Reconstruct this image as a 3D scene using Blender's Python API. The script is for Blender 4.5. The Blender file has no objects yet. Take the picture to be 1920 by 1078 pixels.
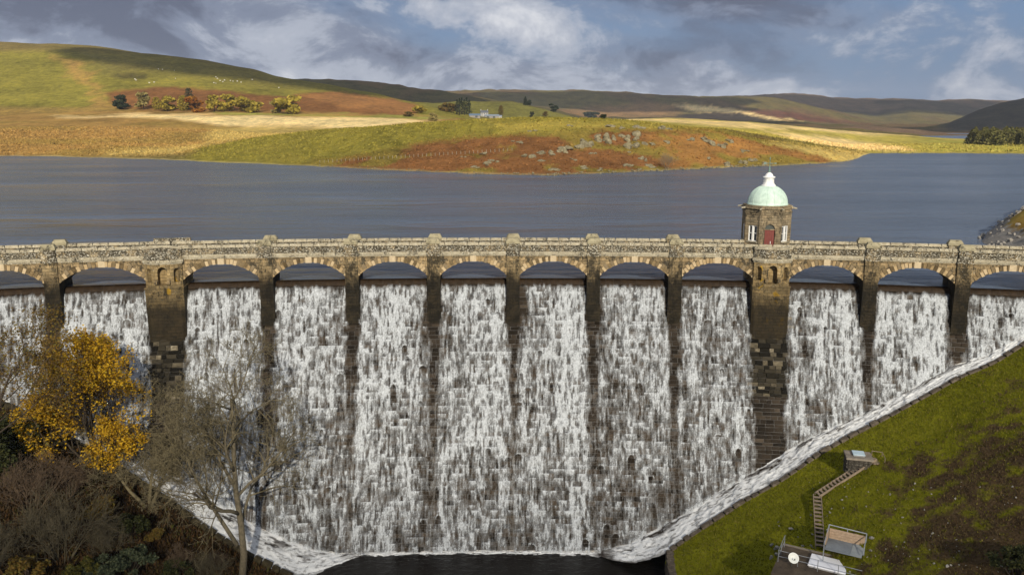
import bpy, math, random
import numpy as np
from mathutils import Vector, Matrix

# ------------------------------------------------------------------ camera, sky, sun, exposure
scene = bpy.context.scene
CW, CH, CF, HORIZON = 1920.0, 1078.0, 1500.0, 235.0       # photograph size, focal length and horizon row in its pixels
TILT = math.atan((CH / 2 - HORIZON) / CF)
HC = 17.6                                                  # camera height above the spillway crest (z = 0)
cam_data = bpy.data.cameras.new("camera")
cam_data.sensor_width = 36.0
cam_data.lens = 36.0 * CF / CW
cam_data.clip_start = 0.5
cam_data.clip_end = 30000.0
cam = bpy.data.objects.new("camera", cam_data)
scene.collection.objects.link(cam)
cam.location = (0, 0, HC)
cam.rotation_euler = (math.pi / 2 - TILT, 0, 0)
scene.camera = cam

SUN_EL, SUN_AZ = math.radians(25.0), math.radians(171.0)   # azimuth clockwise from +Y (the view direction): behind the camera
TO_SUN = Vector((math.sin(SUN_AZ) * math.cos(SUN_EL), math.cos(SUN_AZ) * math.cos(SUN_EL), math.sin(SUN_EL)))
sun_data = bpy.data.lights.new("sun", "SUN")
sun_data.energy = 4.2
sun_data.angle = math.radians(0.9)
sun_data.color = (1.0, 0.91, 0.75)
sun = bpy.data.objects.new("sun", sun_data)
scene.collection.objects.link(sun)
sun.rotation_euler = TO_SUN.to_track_quat("Z", "Y").to_euler()
sun.location = (0, -60, 120)

world = bpy.data.worlds.new("World")
scene.world = world
world.use_nodes = True
wn = world.node_tree.nodes
wl = world.node_tree.links
wn.clear()
SKY_STRENGTH = 0.1


def wnode(kind, **kw):
    n = wn.new(kind)
    for k, v in kw.items():
        setattr(n, k, v)
    return n


def wmath(op, a, b=None, clamp=False):
    n = wnode("ShaderNodeMath", operation=op, use_clamp=clamp)
    for i, x in enumerate((a, b)):
        if x is None:
            continue
        if isinstance(x, (int, float)):
            n.inputs[i].default_value = x
        else:
            wl.new(x, n.inputs[i])
    return n.outputs[0]


def wramp(fac, stops):
    r = wnode("ShaderNodeValToRGB")
    r.color_ramp.interpolation = "EASE"
    e = r.color_ramp.elements
    while len(e) < len(stops):
        e.new(0.5)
    for el, (p, c) in zip(e, stops):
        el.position = p
        el.color = (*c, 1) if isinstance(c, tuple) else (c, c, c, 1)
    wl.new(fac, r.inputs[0])
    return r.outputs[0]


def wmix(fac, a, b):
    m = wnode("ShaderNodeMix", data_type="RGBA")
    for s, x in ((m.inputs[0], fac), (m.inputs[6], a), (m.inputs[7], b)):
        if isinstance(x, (int, float)):
            s.default_value = x
        elif isinstance(x, tuple):
            s.default_value = (*x, 1)
        else:
            wl.new(x, s)
    return m.outputs[2]


w_out = wnode("ShaderNodeOutputWorld")
w_bg = wnode("ShaderNodeBackground")
w_bg.inputs[1].default_value = SKY_STRENGTH
wl.new(w_bg.outputs[0], w_out.inputs[0])
w_sky = wnode("ShaderNodeTexSky", sky_type="NISHITA")
w_sky.sun_disc = False
w_sky.sun_elevation = SUN_EL
w_sky.sun_rotation = SUN_AZ
w_sky.air_density = 1.0
w_sky.dust_density = 1.5
w_tc = wnode("ShaderNodeTexCoord")
w_sep = wnode("ShaderNodeSeparateXYZ")
wl.new(w_tc.outputs["Generated"], w_sep.inputs[0])


def wnoise(scale, sx, sz, detail, rough, off, dist=0.0):
    mp = wnode("ShaderNodeMapping")
    mp.inputs["Location"].default_value = off
    mp.inputs["Rotation"].default_value = (0, math.radians(-17), 0)
    mp.inputs["Scale"].default_value = (sx, sx, sz)
    wl.new(w_tc.outputs["Generated"], mp.inputs[0])
    n = wnode("ShaderNodeTexNoise")
    n.inputs["Scale"].default_value = scale
    n.inputs["Detail"].default_value = detail
    n.inputs["Roughness"].default_value = rough
    n.inputs["Distortion"].default_value = dist
    wl.new(mp.outputs[0], n.inputs["Vector"])
    return n.outputs[0]


K = 1.08 / SKY_STRENGTH
cl_big = wnoise(2.6, 1.0, 3.2, 7, 0.55, (6.1, 3.2, 1.1), 0.3)
cl_mid = wnoise(7.5, 1.0, 1.7, 9, 0.62, (0.1, 6.7, 2.4), 0.35)
cl_blue = wnoise(2.2, 1.0, 2.6, 6, 0.55, (5.3, 6.2, 3.9), 0.3)
elev = wmath("MAXIMUM", w_sep.outputs[2], 0.0)
# a broken layer: pale towards the horizon, heavier and greyer bases higher up
tone = wmath("ADD", wmath("MULTIPLY", cl_big, 0.56), wmath("MULTIPLY", wmath("SUBTRACT", cl_mid, 0.16), 0.78))
lowlight = wmath("SUBTRACT", 1.0, wmath("DIVIDE", elev, 0.19), True)
tone = wmath("ADD", tone, wmath("MULTIPLY", wmath("SUBTRACT", lowlight, 0.72), 0.20))
overhead = wmath("MULTIPLY", wmath("SUBTRACT", elev, 0.2), 0.45, True)
tone = wmath("ADD", tone, wmath("MINIMUM", overhead, 0.2))
cloud = wramp(tone, [(0.38, (0.085 * K, 0.102 * K, 0.155 * K)), (0.47, (0.165 * K, 0.195 * K, 0.27 * K)),
                     (0.56, (0.34 * K, 0.37 * K, 0.44 * K)), (0.70, (0.60 * K, 0.61 * K, 0.64 * K))])
gap = wramp(wmath("ADD", cl_blue, wmath("MULTIPLY", w_sep.outputs[0], 0.42)), [(0.46, 0.0), (0.66, 1.0)])
gap = wmath("MULTIPLY", gap, wramp(tone, [(0.46, 1.0), (0.60, 0.0)]))
blue = wmix(0.85, w_sky.outputs[0], (0.085 * K, 0.155 * K, 0.30 * K))
wl.new(wmix(gap, cloud, blue), w_bg.inputs[0])

vs = scene.view_settings
vs.view_transform = "Standard"
vs.look = "None"
vs.gamma = 1.0
vs.use_curve_mapping = False
vs.exposure = 0.26
scene.cycles.use_denoising = True
scene.cycles.max_bounces = 6
scene.cycles.transparent_max_bounces = 16
scene.cycles.volume_bounces = 0
scene.cycles.caustics_reflective = False
scene.cycles.caustics_refractive = False

# ------------------------------------------------------------------ helpers
rng = np.random.default_rng(7)
COL = scene.collection


def ray(px, py):
    u = (px - CW / 2) / CF
    v = -(py - CH / 2) / CF
    return np.array([u, math.cos(TILT) + v * math.sin(TILT), -math.sin(TILT) + v * math.cos(TILT)])


def project(P):
    P = np.asarray(P, float)
    x, y, z = P[..., 0], P[..., 1], P[..., 2] - HC
    dep = y * math.cos(TILT) - z * math.sin(TILT)
    up = y * math.sin(TILT) + z * math.cos(TILT)
    return CW / 2 + CF * x / dep, CH / 2 - CF * up / dep


def _hash(ix, iy, seed):
    h = (ix.astype(np.int64) * 374761393 + iy.astype(np.int64) * 668265263 + seed * 974711) & 0x7FFFFFFF
    h = ((h ^ (h >> 13)) * 1274126177) & 0x7FFFFFFF
    return ((h ^ (h >> 16)) & 0xFFFF) / 65535.0


def noise2(x, y, seed=0):
    x = np.asarray(x, float)
    y = np.asarray(y, float)
    ix = np.floor(x)
    iy = np.floor(y)
    fx = x - ix
    fy = y - iy
    fx = fx * fx * (3 - 2 * fx)
    fy = fy * fy * (3 - 2 * fy)
    a = _hash(ix, iy, seed)
    b = _hash(ix + 1, iy, seed)
    c = _hash(ix, iy + 1, seed)
    d = _hash(ix + 1, iy + 1, seed)
    return (a * (1 - fx) + b * fx) * (1 - fy) + (c * (1 - fx) + d * fx) * fy


def fbm(x, y, seed=0, octaves=4):
    t = 0
    amp = 0.5
    for k in range(octaves):
        t = t + amp * noise2(np.asarray(x) * 2 ** k, np.asarray(y) * 2 ** k, seed + k * 17)
        amp *= 0.5
    return t / (1 - 0.5 ** octaves)


def tag(o, label=None, cat=None, group=None, kind=None):
    for k, v in (("label", label), ("category", cat), ("group", group), ("kind", kind)):
        if v:
            o[k] = v
    return o


def link(name, mesh, parent=None, loc=None, rot=None, scale=None):
    o = bpy.data.objects.new(name, mesh)
    COL.objects.link(o)
    if parent is not None:
        o.parent = parent
    if loc is not None:
        o.location = loc
    if rot is not None:
        o.rotation_euler = rot
    if scale is not None:
        o.scale = scale
    return o


def empty(name, loc=(0, 0, 0), rz=0.0):
    o = bpy.data.objects.new(name, None)
    o.empty_display_size = 0.5
    COL.objects.link(o)
    o.location = loc
    o.rotation_euler = (0, 0, rz)
    return o


def copy_tree(o, parent=None):
    c = o.copy()
    COL.objects.link(c)
    if parent is not None:
        c.parent = parent
    for ch in [k for k in COL.objects if k.parent == o]:
        copy_tree(ch, c)
    return c


def np_mesh(name, V, Fq, mat=None, smooth=False, attrs=None, colors=None):
    """fast mesh from an (n,3) array and an (m,4) or (m,3) index array"""
    V = np.ascontiguousarray(V, np.float32)
    Fq = np.ascontiguousarray(Fq, np.int32)
    k = Fq.shape[1]
    me = bpy.data.meshes.new(name)
    me.vertices.add(len(V))
    me.vertices.foreach_set("co", V.ravel())
    me.loops.add(Fq.size)
    me.loops.foreach_set("vertex_index", Fq.ravel())
    me.polygons.add(len(Fq))
    me.polygons.foreach_set("loop_start", np.arange(0, Fq.size, k, dtype=np.int32))
    if smooth:
        me.polygons.foreach_set("use_smooth", np.ones(len(Fq), bool))
    for n, a in (attrs or {}).items():
        at = me.attributes.new(n, "FLOAT", "POINT")
        at.data.foreach_set("value", np.ascontiguousarray(a, np.float32).ravel())
    for n, a in (colors or {}).items():
        at = me.attributes.new(n, "FLOAT_COLOR", "POINT")
        a = np.concatenate([a, np.ones((len(a), 1))], 1)
        at.data.foreach_set("color", np.ascontiguousarray(a, np.float32).ravel())
    me.update(calc_edges=True)
    if mat:
        me.materials.append(mat)
    return me


def grid_faces(nr, nc):
    i = np.arange(nr - 1)[:, None] * nc + np.arange(nc - 1)[None]
    i = i.ravel()
    return np.stack([i, i + 1, i + nc + 1, i + nc], 1)


class MB:
    """collects simple solids into one mesh"""

    def __init__(s):
        s.v = []
        s.f = []

    def add(s, vs_, fs):
        o = len(s.v)
        s.v.extend(tuple(map(float, p)) for p in vs_)
        s.f.extend(tuple(i + o for i in f) for f in fs)
        return s

    def box(s, x0, x1, y0, y1, z0, z1, M=None):
        p = [(x0, y0, z0), (x1, y0, z0), (x1, y1, z0), (x0, y1, z0), (x0, y0, z1), (x1, y0, z1), (x1, y1, z1), (x0, y1, z1)]
        if M is not None:
            p = [M @ Vector(q) for q in p]
        return s.add(p, [(0, 3, 2, 1), (4, 5, 6, 7), (0, 1, 5, 4), (1, 2, 6, 5), (2, 3, 7, 6), (3, 0, 4, 7)])

    def frustum(s, x0, x1, y0, y1, z0, z1, ins):
        p = [(x0, y0, z0), (x1, y0, z0), (x1, y1, z0), (x0, y1, z0),
             (x0 + ins, y0 + ins, z1), (x1 - ins, y0 + ins, z1), (x1 - ins, y1 - ins, z1), (x0 + ins, y1 - ins, z1)]
        return s.add(p, [(0, 3, 2, 1), (4, 5, 6, 7), (0, 1, 5, 4), (1, 2, 6, 5), (2, 3, 7, 6), (3, 0, 4, 7)])

    def prism(s, poly, z0, z1, top=None):
        n = len(poly)
        top = top or poly
        p = [(x, y, z0) for x, y in poly] + [(x, y, z1) for x, y in top]
        return s.add(p, [tuple(range(n))[::-1], tuple(range(n, 2 * n))] + [(i, (i + 1) % n, n + (i + 1) % n, n + i) for i in range(n)])

    def lathe(s, prof, n=24, c=(0, 0)):
        o = len(s.v)
        for r, z in prof:
            for k in range(n):
                a = 2 * math.pi * k / n
                s.v.append((c[0] + r * math.cos(a), c[1] + r * math.sin(a), z))
        for i in range(len(prof) - 1):
            for k in range(n):
                s.f.append((o + i * n + k, o + i * n + (k + 1) % n, o + (i + 1) * n + (k + 1) % n, o + (i + 1) * n + k))
        s.f.append(tuple(o + k for k in range(n))[::-1])
        s.f.append(tuple(o + (len(prof) - 1) * n + k for k in range(n)))
        return s

    def tube(s, pts, rad, n=5):
        pts = [Vector(p) for p in pts]
        m = len(pts)
        if not hasattr(rad, "__len__"):
            rad = [rad] * m
        o = len(s.v)
        t0 = (pts[-1] - pts[0]).normalized()
        ref = Vector((0, 0, 1)) if abs(t0.z) < 0.9 else Vector((1, 0, 0))
        for i, p in enumerate(pts):
            t = (pts[min(i + 1, m - 1)] - pts[max(i - 1, 0)]).normalized()
            a = t.cross(ref).normalized()
            b = t.cross(a)
            for k in range(n):
                w = 2 * math.pi * k / n
                q = p + (a * math.cos(w) + b * math.sin(w)) * rad[i]
                s.v.append((q.x, q.y, q.z))
        for i in range(m - 1):
            for k in range(n):
                s.f.append((o + i * n + k, o + i * n + (k + 1) % n, o + (i + 1) * n + (k + 1) % n, o + (i + 1) * n + k))
        s.f.append(tuple(o + (m - 1) * n + k for k in range(n)))
        s.f.append(tuple(o + k for k in range(n))[::-1])
        return s

    def mesh(s, name, mat=None, smooth=False):
        me = bpy.data.meshes.new(name)
        me.from_pydata(s.v, [], s.f)
        if smooth:
            me.polygons.foreach_set("use_smooth", np.ones(len(me.polygons), bool))
        me.update()
        if mat:
            me.materials.append(mat)
        return me

    def build(s, name, mat=None, parent=None, loc=None, rot=None, smooth=False):
        return link(name, s.mesh(name, mat, smooth), parent, loc, rot)


# ------------------------------------------------------------------ materials
class NT:
    def __init__(s, name):
        s.m = bpy.data.materials.new(name)
        s.m.use_nodes = True
        s.t = s.m.node_tree
        s.n = s.t.nodes
        s.n.clear()
        s.out = s.n.new("ShaderNodeOutputMaterial")
        s.b = s.n.new("ShaderNodeBsdfPrincipled")
        s.t.links.new(s.b.outputs[0], s.out.inputs[0])
        s.tc = s.n.new("ShaderNodeTexCoord")

    def set(s, sock, x):
        if isinstance(x, (int, float)):
            sock.default_value = x
        elif isinstance(x, tuple):
            sock.default_value = (*x, 1) if len(x) == 3 and sock.type == "RGBA" else x
        else:
            s.t.links.new(x, sock)

    def vec(s, scale=(1, 1, 1), coord="Object", rnd=False, rot=(0, 0, 0)):
        mp = s.n.new("ShaderNodeMapping")
        mp.inputs["Scale"].default_value = scale
        mp.inputs["Rotation"].default_value = rot
        s.t.links.new(s.tc.outputs[coord], mp.inputs[0])
        if rnd:
            oi = s.n.new("ShaderNodeObjectInfo")
            mm = s.n.new("ShaderNodeVectorMath")
            mm.operation = "SCALE"
            mm.inputs[0].default_value = (37.0, 23.0, 11.0)
            s.t.links.new(oi.outputs["Random"], mm.inputs["Scale"])
            s.t.links.new(mm.outputs[0], mp.inputs["Location"])
        return mp.outputs[0]

    def geo(s, scale=(1, 1, 1)):
        g = s.n.new("ShaderNodeNewGeometry")
        mp = s.n.new("ShaderNodeMapping")
        mp.inputs["Scale"].default_value = scale
        s.t.links.new(g.outputs["Position"], mp.inputs[0])
        return mp.outputs[0]

    def noise(s, vec, scale, detail=5, rough=0.55, dist=0.0):
        n = s.n.new("ShaderNodeTexNoise")
        n.inputs["Scale"].default_value = scale
        n.inputs["Detail"].default_value = detail
        n.inputs["Roughness"].default_value = rough
        n.inputs["Distortion"].default_value = dist
        s.t.links.new(vec, n.inputs["Vector"])
        return n.outputs[0]

    def ramp(s, fac, stops):
        r = s.n.new("ShaderNodeValToRGB")
        e = r.color_ramp.elements
        while len(e) < len(stops):
            e.new(0.5)
        for el, (p, c) in zip(e, stops):
            el.position = p
            el.color = (*c, 1) if isinstance(c, tuple) else (c, c, c, 1)
        s.t.links.new(fac, r.inputs[0])
        return r.outputs[0]

    def mix(s, fac, a, b, blend="MIX"):
        m = s.n.new("ShaderNodeMix")
        m.data_type = "RGBA"
        m.blend_type = blend
        s.set(m.inputs[0], fac)
        s.set(m.inputs[6], a)
        s.set(m.inputs[7], b)
        return m.outputs[2]

    def math(s, op, a, b=None, clamp=False):
        m = s.n.new("ShaderNodeMath")
        m.operation = op
        m.use_clamp = clamp
        s.set(m.inputs[0], a)
        if b is not None:
            s.set(m.inputs[1], b)
        return m.outputs[0]

    def attr(s, name, out="Fac"):
        a = s.n.new("ShaderNodeAttribute")
        a.attribute_name = name
        return a.outputs[out]

    def rand(s):
        return s.n.new("ShaderNodeObjectInfo").outputs["Random"]

    def bump(s, h, strength=0.4, dist=0.05):
        b = s.n.new("ShaderNodeBump")
        b.inputs["Strength"].default_value = strength
        b.inputs["Distance"].default_value = dist
        s.t.links.new(h, b.inputs["Height"])
        s.t.links.new(b.outputs[0], s.b.inputs["Normal"])
        return b

    def fin(s, color, rough=0.85, spec=0.3, metal=0.0):
        s.set(s.b.inputs["Base Color"], color)
        s.set(s.b.inputs["Roughness"], rough)
        s.set(s.b.inputs["Specular IOR Level"], spec)
        s.set(s.b.inputs["Metallic"], metal)
        return s.m


def simple(name, c1, c2, scale=3.0, rough=0.8, bump=0.3, dist=0.03, spec=0.3, metal=0.0, coord="Object", rnd=True):
    t = NT(name)
    v = t.vec(coord=coord, rnd=rnd)
    n1 = t.noise(v, scale, 6, 0.6)
    n2 = t.noise(v, scale * 7, 4, 0.6)
    f = t.math("ADD", t.math("MULTIPLY", n1, 0.65), t.math("MULTIPLY", n2, 0.35))
    if bump:
        t.bump(n2, bump, dist)
    return t.fin(t.ramp(f, [(0.34, c1), (0.66, c2)]), rough, spec, metal)


def masonry(name, light, dark, black=0.0, white=0.0, yellow=0.0, joint=True, course=0.36, wet=None):
    """coursed sandstone with soot-black lichen, chalky spots, a few orange patches and a damp, algae-dark foot"""
    t = NT(name)
    v = t.vec(rnd=True)
    vr = t.vec(rot=(math.pi / 2, 0, 0))
    big = t.noise(v, 0.55, 5, 0.6)
    mid = t.noise(v, 2.6, 6, 0.65)
    fine = t.noise(v, 11.0, 5, 0.7)
    col = t.ramp(t.math("ADD", t.math("MULTIPLY", big, 0.5), t.math("MULTIPLY", mid, 0.5)), [(0.36, dark), (0.62, light)])
    height = t.math("ADD", t.math("MULTIPLY", mid, 0.5), t.math("MULTIPLY", fine, 0.5))
    if joint:
        br = t.n.new("ShaderNodeTexBrick")
        br.offset = 0.5
        br.inputs["Color1"].default_value = (0.72, 0.72, 0.72, 1)
        br.inputs["Color2"].default_value = (1.25, 1.18, 1.08, 1)
        br.inputs["Mortar"].default_value = (0.42, 0.40, 0.38, 1)
        br.inputs["Scale"].default_value = 1.0
        br.inputs["Mortar Size"].default_value = 0.022
        br.inputs["Mortar Smooth"].default_value = 0.3
        br.inputs["Brick Width"].default_value = course * 2.3
        br.inputs["Row Height"].default_value = course
        t.t.links.new(vr, br.inputs["Vector"])
        col = t.mix(0.8, col, br.outputs[0], "MULTIPLY")
        height = t.math("SUBTRACT", height, t.math("MULTIPLY", br.outputs["Fac"], 0.9))
    vb = t.vec((1, 1, 0.6), rnd=True)
    if black:
        m = t.ramp(t.math("ADD", t.math("MULTIPLY", t.noise(vb, 1.1, 6, 0.7), 0.6), t.math("MULTIPLY", t.noise(vb, 7.0, 4, 0.7), 0.4)),
                   [(0.60 - 0.18 * black, 0.0), (0.66 - 0.14 * black, 0.9)])
        col = t.mix(m, col, (0.030, 0.027, 0.020))
    if white:
        m = t.ramp(t.noise(t.vec((1, 1, 1.7), rnd=True), 5.5, 5, 0.75), [(0.66 - 0.12 * white, 0.0), (0.70 - 0.12 * white, 0.85)])
        col = t.mix(m, col, (0.60, 0.57, 0.47))
    if yellow:
        m = t.ramp(t.noise(t.vec((1, 1, 0.8), rnd=True), 0.9, 4, 0.6), [(0.72 - 0.12 * yellow, 0.0), (0.76 - 0.12 * yellow, 0.9)])
        col = t.mix(m, col, (0.50, 0.30, 0.03))
    if wet:
        sp = t.n.new("ShaderNodeSeparateXYZ")
        t.t.links.new(t.tc.outputs["Object"], sp.inputs[0])
        z = t.math("ADD", sp.outputs[2], t.math("MULTIPLY", t.math("SUBTRACT", t.noise(t.vec((1.3, 1, 0.35), rnd=True), 1.5, 5, 0.65), 0.5), 3.4))
        mr = t.n.new("ShaderNodeMapRange")
        t.set(mr.inputs[0], z)
        mr.inputs[1].default_value = wet[0]
        mr.inputs[2].default_value = wet[1]
        col = t.mix(mr.outputs[0], t.mix(0.93, col, (0.010, 0.009, 0.007)), col)
        t.bump(height, 0.7, 0.05)
        return t.fin(col, t.math("ADD", 0.62, t.math("MULTIPLY", mr.outputs[0], 0.28)), 0.06)
    t.bump(height, 0.7, 0.05)
    return t.fin(col, 0.9, 0.2)


SAND_L, SAND_D = (0.39, 0.305, 0.175), (0.185, 0.138, 0.074)
m_arch = masonry("arch_sandstone", (0.36, 0.275, 0.155), (0.16, 0.118, 0.064), black=0.75, white=0.25)
m_parapet = masonry("parapet_stone", (0.34, 0.275, 0.165), (0.15, 0.115, 0.065), black=1.05, white=1.0, course=0.3)
m_coping = masonry("coping_stone", (0.42, 0.37, 0.265), (0.22, 0.19, 0.13), black=0.45, white=0.8, joint=False)
m_cap = masonry("cap_stone", (0.36, 0.32, 0.21), (0.20, 0.175, 0.11), black=0.45, white=0.3, joint=False)
m_pier = masonry("pier_stone", SAND_L, SAND_D, black=0.85, white=0.3, yellow=0.1, wet=(0.0, 3.2))
m_turret = masonry("turret_stone", (0.40, 0.30, 0.15), SAND_D, black=0.5, white=0.4, yellow=0.75, wet=(-2.4, 2.4))
m_tower = masonry("tower_stone", (0.30, 0.245, 0.16), (0.135, 0.108, 0.07), black=0.5, white=0.15, course=0.3)
m_deck = simple("road_gravel", (0.16, 0.145, 0.12), (0.25, 0.23, 0.19), 1.5, 0.95)
m_mortar = simple("dark_wet_core", (0.012, 0.010, 0.008), (0.03, 0.025, 0.02), 2.0, 0.5, coord="Object")


def voussoir_mat(name, k):
    t = NT(name)
    v = t.vec(rnd=True)
    n = t.noise(v, 3.0, 6, 0.65)
    c = t.ramp(t.math("ADD", t.math("MULTIPLY", n, 0.55), t.math("MULTIPLY", t.rand(), 0.45)),
               [(0.25, (0.16 * k, 0.112 * k, 0.056 * k)), (0.45, (0.36 * k, 0.26 * k, 0.135 * k)), (0.70, (0.47 * k, 0.365 * k, 0.225 * k))])
    t.bump(n, 0.5, 0.04)
    return t.fin(c, 0.9, 0.2)


def wet_stone_mat(name, per_object):
    t = NT(name)
    v = t.geo() if not per_object else t.vec(rnd=True)
    n = t.noise(v, 2.4, 6, 0.65)
    n2 = t.noise(v, 9.0, 4, 0.65)
    tone = t.rand() if per_object else t.attr("tone")
    f = t.math("ADD", t.math("MULTIPLY", tone, 0.72), t.math("MULTIPLY", n, 0.28))
    if per_object:
        stops = [(0.15, (0.006, 0.0055, 0.0045)), (0.50, (0.020, 0.0175, 0.0125)), (0.74, (0.046, 0.039, 0.027)), (0.83, (0.11, 0.092, 0.062)), (0.90, (0.27, 0.235, 0.17))]
    else:
        stops = [(0.12, (0.010, 0.008, 0.006)), (0.50, (0.024, 0.0185, 0.0135)), (0.80, (0.044, 0.034, 0.025)), (0.97, (0.085, 0.066, 0.048))]
    t.bump(t.math("ADD", t.math("MULTIPLY", n, 0.5), t.math("MULTIPLY", n2, 0.5)), 0.8, 0.08)
    return t.fin(t.ramp(f, stops), 0.8, 0.05)


m_voussoir = voussoir_mat("voussoir_stone", 1.0)
m_voussoir_dark = voussoir_mat("dark_voussoir_stone", 0.45)  # darker copy, so alternate wedges stand apart
m_key = simple("keystone_stone", (0.38, 0.30, 0.19), (0.54, 0.44, 0.29), 4.0, 0.9)
m_wet = wet_stone_mat("wet_masonry", False)
m_wet_obj = wet_stone_mat("tower_foot_stone", True)

# ------------------------------------------------------------------ plan of the dam: an arc, hollow side towards the camera
ARC_X, ARC_Y, ARC_R = -1.403, -145.523, 235.36
PIER_S = [-58.2, -48.66, -37.12, -26.27, -16.77, -7.53, 1.52, 10.69, 19.90, 30.41, 40.97, 50.28, 59.6]   # arc length of each pier
TOWER_LEFT, TOWER_RIGHT = 2, 9
HALF = [0.72] * 13
HALF[TOWER_LEFT] = HALF[TOWER_RIGHT] = 1.95
DAM_END = 92.0


def arc_pt(s, o, z):
    """s along the arc, o metres downstream of the arch front, z height"""
    a = s / ARC_R
    return np.stack([ARC_X + (ARC_R - o) * np.sin(a), ARC_Y + (ARC_R - o) * np.cos(a), z + 0 * a], -1)


def face_o(z):
    t = np.maximum(-np.asarray(z, float), 0.0)
    return -1.5 + 12 * (t / 27) ** 1.2 + 0.35 * (1 - np.exp(-t / 0.5))


_z = np.concatenate([[0.0, 0.0], -np.linspace(0, 1.0, 30) ** 1.6 * 1.2, -np.linspace(1.2, 28.2, 300)[1:]])
_o = face_o(_z)
_o[0], _o[1] = -2.6, -1.9
_t = np.concatenate([[0], np.cumsum(np.hypot(np.diff(_z), np.diff(_o)))])
_t -= _t[1]                                                # t = 0 a little upstream of the crest
FACE_LEN = _t[-1]


def face_oz(t, h=0.0):
    """point of the downstream profile at path length t, lifted h along its normal"""
    o = np.interp(t, _t, _o)
    z = np.interp(t, _t, _z)
    e = 0.15
    do = np.interp(t + e, _t, _o) - np.interp(t - e, _t, _o)
    dz = np.interp(t + e, _t, _z) - np.interp(t - e, _t, _z)
    L = np.hypot(do, dz) + 1e-9
    return o - dz / L * h, z + do / L * h


def face_t(z):
    return np.interp(-np.asarray(z, float), -_z[2:], _t[2:])


TOE_R = [(0, -27.4), (9.7, -27.2), (12.6, -26.5), (15.5, -25.2), (19.6, -23.1), (24.3, -20.4), (27.8, -18.6), (31.4, -16.3), (37.1, -13.7),
         (42.8, -10.7), (47.3, -8.1), (51, -6.6), (54.8, -4.4), (75, 4), (92, 10), (140, 30)]
TOE_L = [(0, -27.4), (17.7, -27.4), (20.5, -27.1), (23.9, -26), (27.4, -24.4), (30.9, -22.5), (35, -20), (37.8, -18.9), (40.6, -17.7), (43.1, -16.5),
         (48.9, -13.9), (54.4, -10.7), (59.7, -7.5), (80, 4), (95, 10), (140, 30)]


def toe_z(x):
    """height of the valley side where the dam stands on it, by x"""
    x = np.asarray(x, float)
    r = np.interp(x, [a for a, b in TOE_R], [b for a, b in TOE_R])
    l = np.interp(-x, [a for a, b in TOE_L], [b for a, b in TOE_L])
    return np.where(x >= 0, r, l)


KERB = [(-140, 60), (-80, 76.5), (-59.7, 79.8), (-54, 80.2), (-48, 79.9), (-42.1, 78.9), (-37.3, 76.5), (-33.7, 75.2), (-30.3, 74.5), (-26.3, 73.5), (-23, 73.1), (-21.3, 72.6),
        (15.4, 73.4), (16.0, 74.8), (18.8, 76), (24.4, 77.2), (30, 78), (36.1, 79.7), (41.7, 80.3), (50, 80.8), (54.1, 81.6), (62, 82), (80, 80), (140, 60)]
BANK_L, BANK_R = -21.3, 15.4


def kerb_y(x):
    return np.interp(x, [a for a, b in KERB], [b for a, b in KERB])


def bank_z(x, y):
    """valley floor and sides below the dam"""
    x = np.asarray(x, float)
    y = np.asarray(y, float)
    d = np.maximum(kerb_y(x) - y, 0)
    z = toe_z(x) - 0.02 * d - 0.25
    right = np.clip((x - 24) / 20, 0, 1)
    z = z + 1.0 * np.sin(np.clip(d, 0, 60) / 60 * math.pi) * right
    z = z + (fbm(x / 7, y / 7, 5) - 0.5) * 1.1 * np.clip(d / 5, 0, 1) + (fbm(x / 1.7, y / 1.7, 9) - 0.5) * 0.22 * np.clip(d / 2, 0, 1)
    return z


def ground_hit(px, py):
    d = ray(px, py)
    s = np.arange(35, 130, 0.03)
    P = d[None] * s[:, None] + np.array([0, 0, HC])
    g = bank_z(P[:, 0], P[:, 1])
    i = np.argmax(P[:, 2] < g)
    return Vector(P[i])


# ------------------------------------------------------------------ the lake
def lake_mat():
    t = NT("lake_water")
    v = t.geo((0.55, 1.0, 1.0))
    a = t.noise(v, 0.42, 5, 0.62, 0.4)
    b = t.noise(v, 0.055, 4, 0.6, 0.6)
    c = t.noise(v, 1.3, 3, 0.6)
    h = t.math("ADD", t.math("ADD", a, t.math("MULTIPLY", b, 2.2)), t.math("MULTIPLY", c, 0.22))
    patch = t.noise(t.geo((0.010, 0.03, 1)), 1.0, 4, 0.6)
    lanes = t.noise(t.geo((0.10, 0.42, 1)), 1.0, 5, 0.65)
    h = t.math("ADD", h, t.math("MULTIPLY", lanes, 2.2))
    h = t.math("MULTIPLY", h, t.ramp(patch, [(0.36, 0.22), (0.64, 1.9)]))
    t.bump(h, 1.0, 0.7)
    m = t.fin((0.072, 0.095, 0.138), t.math("ADD", 0.06, t.math("MULTIPLY", patch, 0.28)), 0.5)
    t.b.inputs["IOR"].default_value = 1.333
    return m


m_lake = lake_mat()
lake_x = np.linspace(-1, 1, 61)
V = []
near = arc_pt(lake_x * DAM_END, -1.9, np.array(0.02))
far_rows = [2.3, 8, 30, 100, 300, 700, 1500, 3000, 7000]
V.append(near)
for d in far_rows:
    k = np.interp(d, [0, 100, 7000], [1.0, 2.4, 60.0])
    V.append(np.stack([near[:, 0] * k, near[:, 1] + d, np.full(61, 0.02)], -1))
V = np.concatenate(V)
lake = link("lake", np_mesh("lake", V, grid_faces(len(far_rows) + 1, 61), m_lake, True))
tag(lake, "wide wind-rippled grey-blue reservoir behind the dam", kind="structure")

# ------------------------------------------------------------------ hills, moor and the far shore (one relief sheet)
PXC = np.arange(-640, 2561, 4.0)                           # plan directions of the columns
TANAZ = (PXC - CW / 2) / CF / 1.0203


def curve(*pts):
    return np.interp(PXC, [p[0] for p in pts], [p[1] for p in pts])


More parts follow.
